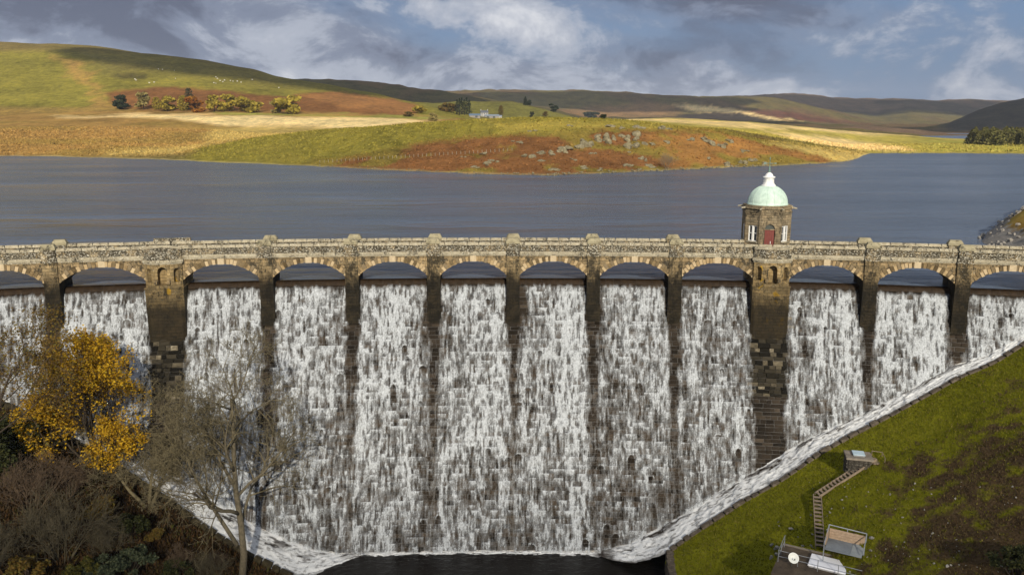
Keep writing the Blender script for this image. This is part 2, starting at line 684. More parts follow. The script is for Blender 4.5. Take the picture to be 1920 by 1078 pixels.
def y_to_z(Y, py):
    v = -(py - CH / 2) / CF
    return HC + Y * (-math.sin(TILT) + v * math.cos(TILT)) / (math.cos(TILT) + v * math.sin(TILT))


def water_Y(py):
    v = -(py - CH / 2) / CF
    return -(HC - 0.02) / (-math.sin(TILT) + v * math.cos(TILT)) * (math.cos(TILT) + v * math.sin(TILT))


shore_py = curve((-640, 291), (0, 293), (100, 294), (300, 300), (480, 308), (600, 313), (750, 321), (900, 327), (1040, 330), (1150, 325), (1300, 318),
                 (1450, 312), (1550, 307), (1596, 302), (1612, 298), (1622, 293), (1636, 288), (1760, 287.5), (1920, 289), (2560, 296))
shore_py = shore_py + (fbm(PXC / 23, PXC * 0, 3) - 0.5) * 2.2
Y_S = water_Y(shore_py)
RINGS = []                                                 # (depth, height) per column


def ring(Y, py=None, z=None):
    Y = Y if hasattr(Y, "__len__") else np.full(len(PXC), float(Y))
    if RINGS:
        Y = np.maximum(Y, RINGS[-1][0] + 14)
    RINGS.append((Y, y_to_z(Y, py) if z is None else (z + 0 * Y)))


ring(Y_S - 40, z=np.array(-5.0))
ring(Y_S - 2, z=np.array(-0.35))
ring(Y_S + 3, z=np.array(0.75))
ring(curve((-640, 560), (300, 560), (480, 520), (700, 450), (960, 430), (1250, 410), (1400, 410), (1500, 420), (1600, 420), (1640, 620), (2560, 620)),
     curve((-640, 262), (0, 262), (200, 265), (330, 272), (480, 258), (600, 245), (800, 230.5), (890, 225), (960, 222), (1060, 221), (1110, 223.5), (1200, 228),
           (1270, 237), (1350, 247), (1440, 266), (1500, 273), (1560, 283), (1600, 289), (1640, 281), (1920, 280), (2560, 280)))
ring(curve((-640, 660), (400, 650), (800, 560), (1400, 560), (1640, 720), (2560, 720)),
     curve((-640, 240), (0, 240), (200, 239), (400, 244), (480, 250), (600, 251), (800, 240), (960, 233), (1100, 231), (1200, 234), (1270, 238), (1350, 241), (1440, 252),
           (1600, 272), (1640, 274), (1920, 273), (2560, 273)))
ring(curve((-640, 770), (800, 770), (1100, 760), (1440, 850), (1700, 900), (2560, 900)),
     curve((-640, 222), (0, 222), (200, 219), (400, 218), (560, 220), (700, 224), (800, 227), (960, 232), (1050, 230), (1110, 226), (1250, 224), (1400, 229), (1500, 238),
           (1640, 251), (1725, 258), (1780, 262), (1820, 263.5), (1920, 264), (2560, 264)))
ring(curve((-640, 840), (900, 860), (1440, 1000), (1700, 1040), (2560, 1040)),
     curve((-640, 212), (0, 212), (200, 211.5), (560, 213), (700, 217), (800, 220), (850, 222), (900, 227), (960, 230), (1100, 227), (1250, 222.5), (1340, 226), (1440, 236),
           (1500, 239.5), (1600, 247), (1700, 254.5), (1725, 257), (1760, 259.5), (1820, 261.5), (1920, 262), (2560, 262)))
ring(curve((-640, 1010), (900, 1030), (1440, 1140), (2560, 1190)),
     curve((-640, 130), (0, 148), (100, 152), (200, 157), (400, 168), (560, 181), (700, 194), (780, 197.5), (840, 210), (890, 223), (930, 227), (1000, 228), (1100, 228),
           (1250, 227), (1440, 238), (1600, 247), (1690, 254), (1730, 259), (1800, 264), (2560, 266)))
ring(curve((-640, 1330), (1440, 1400), (2560, 1430)),
     curve((-640, 52), (-300, 64), (0, 79), (100, 82.5), (200, 88), (300, 98), (400, 115), (480, 130), (520, 142), (600, 156), (700, 176), (775, 194), (825, 196),
           (880, 192.5), (960, 193), (1000, 202), (1050, 211), (1100, 224), (1150, 229), (1250, 228), (1440, 237), (1600, 244), (1690, 251), (1730, 253.6), (1850, 254), (2560, 254)))
ring(curve((-640, 1800), (2560, 1800)),
     curve((-640, 100), (0, 120), (300, 140), (520, 172), (700, 205), (850, 212), (1000, 216), (1100, 226), (1250, 227), (1440, 233), (1600, 240), (1750, 246), (1850, 246), (2560, 246)))
ring(curve((-640, 2350), (2560, 2350)),
     curve((-640, 120), (0, 130), (400, 146), (490, 147.5), (560, 146.5), (680, 148), (760, 160), (830, 170), (900, 180), (960, 188), (1050, 207), (1100, 221), (1250, 225),
           (1440, 231), (1600, 237), (1700, 240), (1760, 237), (1800, 223), (1850, 203), (1920, 186), (2060, 158), (2300, 132), (2560, 120)))
ring(curve((-640, 2850), (2560, 2850)),
     curve((-640, 160), (400, 175), (700, 178), (860, 184), (960, 194), (1050, 206), (1150, 214), (1250, 214), (1440, 223), (1560, 232), (1640, 236), (1760, 236), (1920, 226), (2300, 190), (2560, 180)))
ring(curve((-640, 3450), (2560, 3450)),
     curve((-640, 165), (500, 168), (700, 176), (800, 173), (835, 171), (880, 168.2), (960, 168), (1080, 168), (1200, 172.5), (1300, 178), (1390, 181.5), (1440, 184), (1500, 195),
           (1560, 208), (1620, 226), (1660, 233), (1760, 233), (1920, 230), (2560, 210)))
ring(curve((-640, 4100), (2560, 4100)),
     curve((-640, 185), (800, 188), (1200, 194), (1400, 198), (1500, 204), (1560, 212), (1640, 219), (1700, 212), (1760, 216), (1830, 226), (1920, 226), (2560, 220)))
ring(curve((-640, 4900), (2560, 4900)),
     curve((-640, 182), (800, 180), (1200, 183), (1340, 183), (1400, 180), (1450, 176), (1500, 177), (1560, 180.5), (1600, 184), (1700, 184.5), (1745, 188), (1800, 187), (1880, 189.5), (1960, 192),
           (2560, 188)))
ring(curve((-640, 5900), (2560, 5900)), curve((-640, 205), (2560, 205)))
ring(curve((-640, 9000), (2560, 9000)), z=np.array(60.0))
RY = np.array([r[0] for r in RINGS])
RZ = np.array([r[1] for r in RINGS])
for k in (3, 4, 5, 6):
    RZ[k] = np.where(PXC > 1600, np.maximum(RZ[k], (1.1, 1.4, 1.0, 0.35)[k - 3]), RZ[k])
RZ[7] = np.where(PXC > 1700, np.minimum(RZ[7], -1.5), RZ[7])
RZ[8] = np.where(PXC > 1730, np.minimum(RZ[8], 0.4), RZ[8])
# gentle sideways smoothing so the ridges flow
for _ in range(3):
    RZ[3:, 1:-1] = 0.25 * RZ[3:, :-2] + 0.5 * RZ[3:, 1:-1] + 0.25 * RZ[3:, 2:]
_h = np.diff(RY, axis=0)
_d = np.diff(RZ, axis=0) / _h
RM = np.zeros_like(RZ)
same = _d[:-1] * _d[1:] > 0
w1 = 2 * _h[1:] + _h[:-1]
w2 = _h[1:] + 2 * _h[:-1]
RM[1:-1] = np.where(same, (w1 + w2) / (w1 / np.where(same, _d[:-1], 1) + w2 / np.where(same, _d[1:], 1)), 0)
RM[0], RM[-1] = _d[0], _d[-1]


def hermite(k, f, cols):
    h = _h[k][cols]
    f2, f3 = f * f, f * f * f
    return ((2 * f3 - 3 * f2 + 1) * RZ[k][cols] + (f3 - 2 * f2 + f) * h * RM[k][cols] + (-2 * f3 + 3 * f2) * RZ[k + 1][cols] + (f3 - f2) * h * RM[k + 1][cols])


def relief(x, y):
    b = np.clip((y - 200) / 2000, 0.12, 1)
    near = (fbm(x / 26, y / 26, 41, 4) - 0.5) * 1.5
    far = (fbm(x / 190, y / 190, 77, 5) - 0.5) * 26 * b
    gul = -np.abs(fbm(x / 110 + 3, y / 330, 31, 3) - 0.5) * 16 * np.clip((y - 900) / 900, 0, 1)
    return near + far * np.clip((y - 760) / 500, 0, 1) + gul


SUB = [3, 4, 34, 12, 14, 8, 22, 34, 8, 16, 10, 22, 8, 14, 4, 2]
rows_Y, rows_Z = [], []
allc = np.arange(len(PXC))
for k, n in enumerate(SUB):
    for j in range(n):
        f = j / n
        rows_Y.append(RY[k] + _h[k] * f)
        rows_Z.append(hermite(k, f, allc))
rows_Y.append(RY[-1])
rows_Z.append(RZ[-1])
HY = np.array(rows_Y)
HZ0 = np.array(rows_Z)
HX = HY * TANAZ[None]
damp = np.clip((HY - Y_S[None]) / 30, 0, 1)
damp = np.where((HZ0 < 3.0) & (HY > 700), damp * np.clip(HZ0 / 3, 0, 1), damp)
HZ = HZ0 + relief(HX, HY) * damp
nr, nc = HZ.shape
HV = np.stack([HX, HY, HZ], -1).reshape(-1, 3)
hpx, hpy = project(HV)


def hill_hit(px, py, after=0.0):
    """first terrain point seen through a pixel of the photograph (plan position on the hills)"""
    d = ray(px, py)
    ta = d[0] / d[1]
    c = int(round((ta * 1.0203 * CF + CW / 2 - PXC[0]) / 4.0))
    Yc, Zc = HY[:, c], HZ[:, c]
    yy = np.arange(Yc[5], 5800, 0.5)
    zz = np.interp(yy, Yc, Zc)
    rz = HC + yy * d[2] / d[1]
    ok = (rz < zz) & (yy > after)
    i = int(np.argmax(ok)) if ok.any() else int(np.argmin(np.abs(rz - zz) + (yy < after) * 1e3))
    return Vector((ta * yy[i], yy[i], zz[i]))


def poly_mask(px, py, poly, feather):
    """soft inside test for a vegetation patch"""
    P = np.array(poly, float)
    inside = np.zeros(len(px), bool)
    dist = np.full(len(px), 1e9)
    for i in range(len(P)):
        x0, y0 = P[i]
        x1, y1 = P[(i + 1) % len(P)]
        cond = ((y0 > py) != (y1 > py)) & (px < (x1 - x0) * (py - y0) / (y1 - y0 + 1e-9) + x0)
        inside ^= cond
        ex, ey = x1 - x0, (y1 - y0) * 3.0
        L = ex * ex + ey * ey + 1e-9
        tt = np.clip(((px - x0) * ex + (py - y0) * 3 * ey) / L, 0, 1)
        dist = np.minimum(dist, np.hypot(px - x0 - tt * ex, (py - y0) * 3 - tt * ey))
    sd = np.where(inside, dist, -dist)
    return np.clip(0.5 + sd / (2 * feather), 0, 1)


GREEN, LIGHT, TAN, RUST, BROWN = (0.205, 0.185, 0.030), (0.35, 0.30, 0.065), (0.74, 0.55, 0.30), (0.185, 0.085, 0.034), (0.31, 0.19, 0.06)
OLIVE, HEATHER_SHADE, MAUVE, DARK, STRAW = (0.125, 0.105, 0.042), (0.052, 0.041, 0.039), (0.15, 0.10, 0.078), (0.050, 0.048, 0.050), (0.40, 0.30, 0.10)
hx, hy = HV[:, 0], HV[:, 1]
wob = (fbm(hx / 30, hy / 60, 11) - 0.5)
qx = hpx + wob * 60 * np.clip(600 / np.maximum(hy, 300), 0.3, 1.3) + (noise2(hx / 5, hy / 9, 5) - 0.5) * 8
qy = hpy + (fbm(hx / 40, hy / 60, 21) - 0.5) * 10 + (noise2(hx / 6, hy / 12, 15) - 0.5) * 3
cover = np.tile(np.array(OLIVE), (len(HV), 1))


def patch(color, mask):
    global cover
    cover = cover * (1 - mask[:, None]) + np.array(color) * mask[:, None]


def deep(Y0, Y1, feather=40):
    return np.clip((hy - Y0) / feather, 0, 1) * np.clip((Y1 - hy) / feather, 0, 1)


patch(HEATHER_SHADE, deep(4200, 12000) * 0.9)  # far ridge: cloud shade put into a darker heather colour
patch(MAUVE, deep(4300, 12000) * np.clip((fbm(hx / 300, hy / 400, 61) - 0.42) * 6, 0, 0.7))
patch((0.085, 0.075, 0.035), deep(1750, 2700))
patch((0.13, 0.085, 0.05), deep(1750, 4000) * np.clip((fbm(hx / 160, hy / 260, 63) - 0.48) * 6, 0, 0.8))
patch(DARK, deep(1900, 3000) * np.clip((hpx - 1755) / 30, 0, 1))  # right hill: cloud shade darkened into its colour as well
patch(MAUVE, deep(1380, 1850) * np.clip((hpx - 1490) / 120, 0, 1))
patch((0.23, 0.14, 0.075), deep(2300, 3500) * poly_mask(qx, qy, [(1040, 210), (1120, 200), (1240, 194), (1300, 200), (1250, 218), (1120, 224)], 16))
patch(TAN, deep(2300, 3500) * poly_mask(qx, qy, [(1270, 197), (1340, 199), (1400, 208), (1450, 219), (1500, 232), (1440, 226), (1380, 214), (1300, 208)], 8))
patch(HEATHER_SHADE, deep(2300, 3500) * poly_mask(qx, qy, [(1240, 219), (1330, 212), (1400, 216), (1460, 229), (1250, 228)], 6))
patch((0.13, 0.055, 0.042), deep(2300, 3500) * poly_mask(qx, qy, [(1390, 205), (1470, 208), (1560, 225), (1640, 234), (1500, 226), (1430, 217)], 6))
patch(GREEN, deep(860, 1700) * np.clip((930 - hpx) / 60, 0, 1))
patch((0.15, 0.145, 0.04), deep(1060, 1700) * poly_mask(qx, qy, [(800, 190), (1000, 188), (1120, 226), (1100, 240), (800, 240)], 10))
patch((0.16, 0.125, 0.045), deep(900, 1700) * poly_mask(qx, qy, [(-700, 40), (0, 70), (250, 85), (480, 122), (520, 138), (480, 138), (300, 108), (150, 98), (60, 96), (-700, 90)], 14))
patch((0.15, 0.13, 0.040), deep(900, 1700) * poly_mask(qx, qy, [(120, 92), (300, 100), (480, 132), (640, 165), (500, 160), (330, 138), (200, 140)], 40))
patch((0.34, 0.20, 0.062), deep(780, 1500) * poly_mask(qx + (fbm(hx / 14, hy / 30, 95) - 0.5) * 60, qy, [(100, 104), (165, 124), (176, 160), (190, 185), (235, 204), (165, 208), (172, 190), (150, 150)], 12) * 0.75)
patch(RUST, deep(820, 1500) * poly_mask(qx, qy, [(190, 172), (300, 163), (430, 168), (540, 182), (600, 172), (650, 173), (740, 186), (782, 197), (780, 214), (560, 216), (300, 216), (225, 208)], 7))
patch((0.27, 0.13, 0.05), deep(820, 1500) * poly_mask(qx, qy, [(570, 180), (640, 172), (780, 196), (778, 212), (640, 205)], 10))
patch((0.07, 0.06, 0.025), deep(900, 1500) * poly_mask(qx, qy, [(205, 143), (240, 136), (270, 140), (262, 148), (225, 150)], 8) * 0.8)
flat = deep(430, 900) * np.clip((1000 - hpx) / 60, 0, 1)
patch(BROWN, flat)
patch((0.25, 0.175, 0.048), flat * np.clip((fbm(hx / 60, hy / 34, 71) - 0.48) * 5, 0, 0.8))
patch(TAN, deep(450, 1000) * poly_mask(qx, qy, [(110, 219), (260, 214), (420, 217), (560, 219), (830, 225), (660, 244), (560, 246), (420, 236), (300, 223)], 8))
patch(STRAW, deep(430, 800) * poly_mask(qx, qy, [(390, 244), (480, 236), (620, 240), (600, 252), (480, 262), (380, 268)], 14))
patch(STRAW, deep(430, 800) * poly_mask(qx, qy, [(200, 285), (350, 272), (420, 270), (330, 296), (200, 297)], 14))
patch((0.27, 0.27, 0.06), deep(780, 1000) * poly_mask(qx, qy, [(395, 212), (560, 214), (760, 216), (850, 221), (800, 224), (560, 219), (420, 217)], 6))
prom = deep(200, 520, 10) * np.clip((hpx - 320) / 60, 0, 1) * np.clip((1640 - hpx) / 6, 0, 1)
patch((0.205, 0.182, 0.028), prom * poly_mask(qx, qy, [(300, 310), (480, 250), (800, 222), (1100, 210), (1300, 225), (1420, 262), (1640, 285), (1640, 300), (1500, 320), (1040, 345), (300, 330)], 10))
patch((0.33, 0.26, 0.055), prom * poly_mask(qx, qy, [(900, 226), (1270, 232), (1290, 240), (1100, 246), (960, 250)], 14) * 0.6)
patch(RUST, prom * poly_mask(qx, qy, [(570, 306), (700, 288), (800, 268), (900, 256), (1000, 252), (1100, 245), (1270, 244), (1380, 252), (1450, 268), (1570, 300), (1520, 312), (1420, 320), (1040, 340), (700, 328)], 16))
patch((0.27, 0.14, 0.042), prom * poly_mask(qx, qy, [(1200, 246), (1330, 246), (1430, 268), (1560, 300), (1300, 322), (1210, 285)], 26) * 0.85)
patch((0.19, 0.165, 0.03), prom * np.clip((fbm(hx / 14, hy / 14, 91) - 0.53) * 8, 0, 0.75))
patch(STRAW, prom * poly_mask(qx, qy, [(1450, 268), (1640, 284), (1640, 302), (1560, 304), (1500, 284)], 10))
patch((0.42, 0.36, 0.20), np.clip(1 - (HV[:, 1] - np.tile(Y_S, nr)) / 9, 0, 1) * (hy < 700) * 0.75)
rightland = deep(470, 1180, 12) * np.clip((hpx - 1090) / 30, 0, 1) * (1 - np.clip(prom * 1.2, 0, 1))
patch(LIGHT, rightland)
patch(TAN, rightland * poly_mask(qx, qy, [(1090, 222), (1250, 222), (1440, 233), (1740, 253), (1660, 254), (1440, 241), (1240, 229)], 8) * 0.8)
patch(TAN, rightland * poly_mask(qx, qy, [(1440, 246), (1540, 258), (1690, 276), (1720, 285), (1600, 284), (1480, 264)], 10) * 0.8)
patch((0.28, 0.28, 0.055), rightland * np.clip((hpx - 1700) / 60, 0, 1) * np.clip((fbm(hx / 70, hy / 20, 73) - 0.45) * 5, 0, 0.8))


def hills_mat():
    t = NT("moor_grass")
    v = t.geo()
    c = t.attr("cover", "Color")
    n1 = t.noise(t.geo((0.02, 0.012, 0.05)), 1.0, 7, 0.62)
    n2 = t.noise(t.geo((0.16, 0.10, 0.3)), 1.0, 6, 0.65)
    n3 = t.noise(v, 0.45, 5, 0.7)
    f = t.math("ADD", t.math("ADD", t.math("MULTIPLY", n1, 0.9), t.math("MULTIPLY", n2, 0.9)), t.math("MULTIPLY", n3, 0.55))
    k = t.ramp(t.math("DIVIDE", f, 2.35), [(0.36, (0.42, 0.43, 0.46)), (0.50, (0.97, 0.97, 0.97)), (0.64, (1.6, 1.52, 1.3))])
    t.bump(t.math("ADD", n2, n3), 0.9, 1.2)
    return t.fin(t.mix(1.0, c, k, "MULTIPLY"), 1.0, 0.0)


m_hills = hills_mat()
cover = np.clip(cover * np.array([1.22, 1.16, 0.88]), 0, 0.85)
cover = cover * 0.90 + cover.mean(1, keepdims=True) * 0.10
hills = link("hills", np_mesh("hills", HV, grid_faces(nr, nc), m_hills, True, colors={"cover": cover}))
tag(hills, "rolling autumn moorland hills round the far shore of the lake", kind="structure")

# ------------------------------------------------------------------ the dam
dam = empty("dam", (0, 89, 0))
tag(dam, "curved Victorian sandstone dam with an arched parapet road and water pouring down its face", "dam")
DAM_INV = Matrix.Translation((0, -89, 0))


def on_dam(name, mesh, loc=(0, 0, 0), rot=None, scale=None, parent=None):
    """child of the dam, given in world coordinates"""
    p = parent or dam
    o = link(name, mesh, p, None, rot, scale)
    base = Vector((0, 89, 0))
    o.location = Vector(loc) - base
    return o


def frame(s):
    """origin on the arch front and rotation of a straight bay or pier at arc length s"""
    p = arc_pt(np.array(float(s)), 0.0, np.array(0.0))
    return Vector(p), -s / ARC_R


# --- core of the face, hidden behind its stones
cs = np.linspace(-DAM_END, DAM_END, 93)
ct = np.concatenate([np.linspace(_t[0], 1.2, 14), np.linspace(1.2, FACE_LEN, 30)[1:]])
S_, T_ = np.meshgrid(cs, ct)
o_, z_ = face_oz(T_, -0.02)
CV = arc_pt(S_, o_, z_).reshape(-1, 3)
CV[:, 1] -= 89
back = arc_pt(cs, -2.6, np.full(93, -12.0))
back[:, 1] -= 89
CV = np.concatenate([back, CV])
face = link("face_wall", np_mesh("face_wall", CV, grid_faces(len(ct) + 1, 93)[:, ::-1], m_mortar, True), dam)


# --- stones of the face: coursed rock-faced blocks, uneven in depth
def stone_courses(g, s0, s1, T):
    out = []
    t = 0.95
    while t < T:
        h = g.choice([0.34, 0.42, 0.5, 0.58], p=[0.2, 0.35, 0.3, 0.15])
        s = s0 - g.random()
        proud = 0.05 if g.random() < 0.12 else 0.0
        row = []
        while s < s1:
            w = g.uniform(0.5, 1.35)
            p = g.random() ** 2.2 * 0.16 + proud + (0.10 if g.random() < 0.035 else 0)
            row.append((s, s + w, p))
            s += w
        out.append((t, t + h, row))
        t += h
    return out


COURSES = stone_courses(np.random.default_rng(3), -66.0, 66.0, FACE_LEN)


def protrusion(s, t):
    M = np.zeros((len(t), len(s)))
    for t0, t1, row in COURSES:
        r = np.where((t >= t0) & (t < t1))[0]
        if len(r):
            b = np.array([a[0] for a in row])
            p = np.array([a[2] for a in row])
            M[r] = p[np.clip(np.searchsorted(b, s, side="right") - 1, 0, len(p) - 1)]
    return M


def is_tower_strip(s, t):
    for k in (TOWER_LEFT, TOWER_RIGHT):
        if abs(s - PIER_S[k]) < 2.35 and 4.3 < t < 13.2:
            return k
    return None


blk = np.array([(-.5, -.5), (.5, -.5), (.5, .5), (-.5, .5)])


def block_mesh(name, g, mat):
    """rough quarry-faced block: unit width and height, face towards -y"""
    v = []
    for ins, d in ((0.0, 0.25), (0.015, -0.10), (0.06, -0.17)):
        for cx, cz in blk:
            j = 0 if ins == 0 else 1
            v.append((cx * (1 - 2 * ins) + j * g.normal(0, 0.022), d + j * g.normal(0, 0.012), cz * (1 - 2.6 * ins) + j * g.normal(0, 0.03)))
    v.append((g.normal(0, 0.12), -0.20 - 0.05 * g.random(), g.normal(0, 0.12)))
    f = []
    for r in range(2):
        for k in range(4):
            a, b = r * 4 + k, r * 4 + (k + 1) % 4
            f.append((a, b, b + 4, a + 4))
    f += [(8 + k, 8 + (k + 1) % 4, 12) for k in range(4)]
    me = bpy.data.meshes.new(name)
    me.from_pydata(v, [], f)
    me.update()
    me.materials.append(mat)
    return me


g = np.random.default_rng(12)
BLOCKS = [block_mesh("stone", g, m_wet_obj) for _ in range(8)]
sv, sf, stone_tone = [], [], []
n_obj = {TOWER_LEFT: 0, TOWER_RIGHT: 0}
toe_margin = 0.8
for t0, t1, row in COURSES:
    tm = (t0 + t1) / 2
    for s0, s1, p in row:
        sm = (s0 + s1) / 2
        o, z = face_oz(tm)
        P = arc_pt(np.array(sm), o, z)
        if z < toe_z(P[0]) - toe_margin:
            continue
        k = is_tower_strip(sm, tm)
        gap = 0.02
        if k is not None and n_obj[k] < 150:
            n_obj[k] += 1
            oo, zz = face_oz(tm, p * 0.8)
            slope = math.atan2(float(face_oz(tm + 0.2)[0] - face_oz(tm - 0.2)[0]), float(face_oz(tm - 0.2)[1] - face_oz(tm + 0.2)[1]))
            ob = on_dam("stone", BLOCKS[int(g.integers(8))], arc_pt(np.array(sm), oo, zz), (-slope, 0, -sm / ARC_R), (s1 - s0 - gap, 0.5, t1 - t0 - gap))
            ob.parent = face
            continue
        sc = (ARC_R - o) / ARC_R
        base = len(sv)
        j = g.normal(0, 1, (12, 2))
        for r_, (ins, h) in enumerate(((0.0, -0.12), (0.01, p * 0.4 + 0.005), (0.05, p * 0.5 + 0.03))):
            for q, (cx, ct_) in enumerate(blk):
                ss = sm + cx * (s1 - s0 - gap - 2 * ins) * (1 / sc if False else 1) + (0.012 * j[r_ * 4 + q, 0] if r_ else 0)
                tt = tm + ct_ * (t1 - t0 - gap - 2 * ins) + (0.010 * j[r_ * 4 + q, 1] if r_ else 0)
                sv.append((ss, tt, h))
        for r_ in range(2):
            for q in range(4):
                a, b = r_ * 4 + q, r_ * 4 + (q + 1) % 4
                sf.append((base + a, base + b, base + b + 4, base + a + 4))
        sf.append((base + 8, base + 9, base + 10, base + 11))
        tn = g.random()
        stone_tone += [tn] * 12
sv = np.array(sv)
so, sz = face_oz(sv[:, 1], sv[:, 2])
SV = arc_pt(sv[:, 0], so, sz)
SV[:, 1] -= 89
rest = link("masonry", np_mesh("masonry", SV, np.array(sf)[:, ::-1], m_wet, False, attrs={"tone": np.array(stone_tone)}), dam)
rest["kind"] = "stuff"

m_crest = simple("wet_crest_stone", (0.014, 0.009, 0.005), (0.045, 0.030, 0.018), 1.5, 0.9, 0.3, spec=0.0)
# --- crest stones over which the water slips
for i in range(len(PIER_S) - 1):
    a, b = PIER_S[i] + HALF[i] - 0.1, PIER_S[i + 1] - HALF[i + 1] + 0.1
    n = 9
    for q in range(n):
        x0, x1 = a + (b - a) * q / n + 0.012, a + (b - a) * (q + 1) / n - 0.012
        tt = np.linspace(-0.55, 0.97, 10)
        ss = np.array([x0, x1])
        S2, T2 = np.meshgrid(ss, tt)
        oo, zz = face_oz(T2, 0.03 + 0.012 * g.random())
        cvv = arc_pt(S2, oo, zz).reshape(-1, 3)
        cvv[:, 1] -= 89
        if i in (0, 11) and q not in range(9):
            continue
        link("crest_stone", np_mesh("crest_stone", cvv, grid_faces(10, 2)[:, ::-1], m_crest, True), dam)


# --- arches, parapets and road between the piers
Z_SPRING, Z_CROWN, Z_CORN, Z_PAN, Z_COPE, Z_TOP = 0.78, 2.48, 3.08, 3.58, 4.30, 4.60
Y_BACK = 3.9


def arch_z(x, half):
    rise = Z_CROWN - Z_SPRING
    r = (half * half + rise * rise) / (2 * rise)
    return Z_CROWN - r + math.sqrt(max(r * r - x * x, 0)), r


def build_bay(i):
    s0, s1 = PIER_S[i], PIER_S[i + 1]
    sm = (s0 + s1) / 2
    org, rz = frame(sm)
    L = (s1 - s0) / 2 - 0.02
    h0, h1 = HALF[i] - 0.05, HALF[i + 1] - 0.05
    xl, xr = -L + h0, L - h1                                # clear opening
    half = (xr - xl) / 2
    cx = (xr + xl) / 2
    N = 28
    xs = [xl + (xr - xl) * k / N for k in range(N + 1)]
    mb = MB()
    for y, flip in ((0.0, False), (Y_BACK, True)):
        for k in range(N):
            za, zb = arch_z(xs[k] - cx, half)[0], arch_z(xs[k + 1] - cx, half)[0]
            q = [(xs[k], y, za), (xs[k + 1], y, zb), (xs[k + 1], y, Z_CORN + 0.02), (xs[k], y, Z_CORN + 0.02)]
            mb.add(q if not flip else q[::-1], [(0, 1, 2, 3)])
    for k in range(N):
        za, zb = arch_z(xs[k] - cx, half)[0], arch_z(xs[k + 1] - cx, half)[0]
        mb.add([(xs[k], 0, za), (xs[k], Y_BACK, za), (xs[k + 1], Y_BACK, zb), (xs[k + 1], 0, zb)], [(0, 1, 2, 3)])
    arch = mb.mesh("arch", m_arch)
    ar = on_dam("arch", arch, org, (0, 0, rz))
    # voussoirs: wedges of the arch ring, proud of the wall
    r = arch_z(0, half)[1]
    zc = Z_CROWN - r
    amax = math.asin(half / r)
    nv = 25
    da = 2 * amax / nv
    vm = MB()
    e = da * 0.5 * 0.84
    r0, r1 = r - 0.02, r + 0.52
    p = []
    for y in (-0.09, 0.3):
        for rr, aa in ((r0, -e), (r0, e), (r1, e), (r1, -e)):
            p.append((rr * math.sin(aa), y, rr * math.cos(aa)))
    vm.add(p, [(0, 1, 2, 3), (7, 6, 5, 4), (0, 4, 5, 1), (1, 5, 6, 2), (2, 6, 7, 3), (3, 7, 4, 0)])
    vme = vm.mesh("voussoir", m_voussoir)
    vmd = vm.mesh("voussoir", m_voussoir_dark)
    for k in range(nv):
        a = -amax + da * (k + 0.5)
        if k == nv // 2:
            km = MB()
            km.frustum(-0.34, 0.34, -0.11, 0.3, Z_CROWN - 0.05, Z_CORN + 0.01, 0.0)
            link("keystone", km.mesh("keystone", m_key), ar, (cx, 0, 0))
            continue
        grow_ = 1.0 + 0.045 * abs(k - nv // 2) / (nv / 2)
        ob = link("voussoir", vmd if (k % 2 and g.random() < 0.75) or g.random() < 0.12 else vme, ar, (cx, (0.018 * g.random()), zc), (0, a, 0), (1, 1, 1))
        ob.scale = (1, 1, grow_ if abs(k - nv // 2) % 2 else 1.0)
    # string course under the parapet: two mouldings
    for y0, y1 in ((-0.16, 0.32), (Y_BACK - 0.32, Y_BACK + 0.16)):
        cm = MB()
        f_ = -1 if y0 < 1 else 1
        cm.box(-L, L, y0, y1, Z_CORN + 0.16, Z_PAN)
        cm.box(-L, L, y0 + (0.08 if f_ < 0 else 0.0), y1 - (0.08 if f_ > 0 else 0.0), Z_CORN, Z_CORN + 0.155)
        on_dam("string_course", cm.mesh("string_course", m_coping), org, (0, 0, rz))
        pm = MB()
        pm.box(-L, L, y0 + 0.12, y1 - 0.12, Z_PAN + 0.002, Z_COPE)
        pa = on_dam("parapet", pm.mesh("parapet", m_parapet), org, (0, 0, rz))
        n = 7
        for q in range(n):
            x0 = -L + 2 * L * q / n
            cp = MB()
            dz = g.normal(0, 0.006)
            cp.frustum(x0 + 0.012, x0 + 2 * L / n - 0.012, y0 + 0.03, y1 - 0.03, Z_COPE + 0.002, Z_TOP + dz, 0.05)
            link("coping_stone", cp.mesh("coping_stone", m_coping), pa)
    dm = MB()
    dm.box(-L, L, 0.33, Y_BACK - 0.33, 3.2, 3.42)
    on_dam("road_deck", dm.mesh("road_deck", m_deck), org, (0, 0, rz))


for i in range(len(PIER_S) - 1):
    build_bay(i)


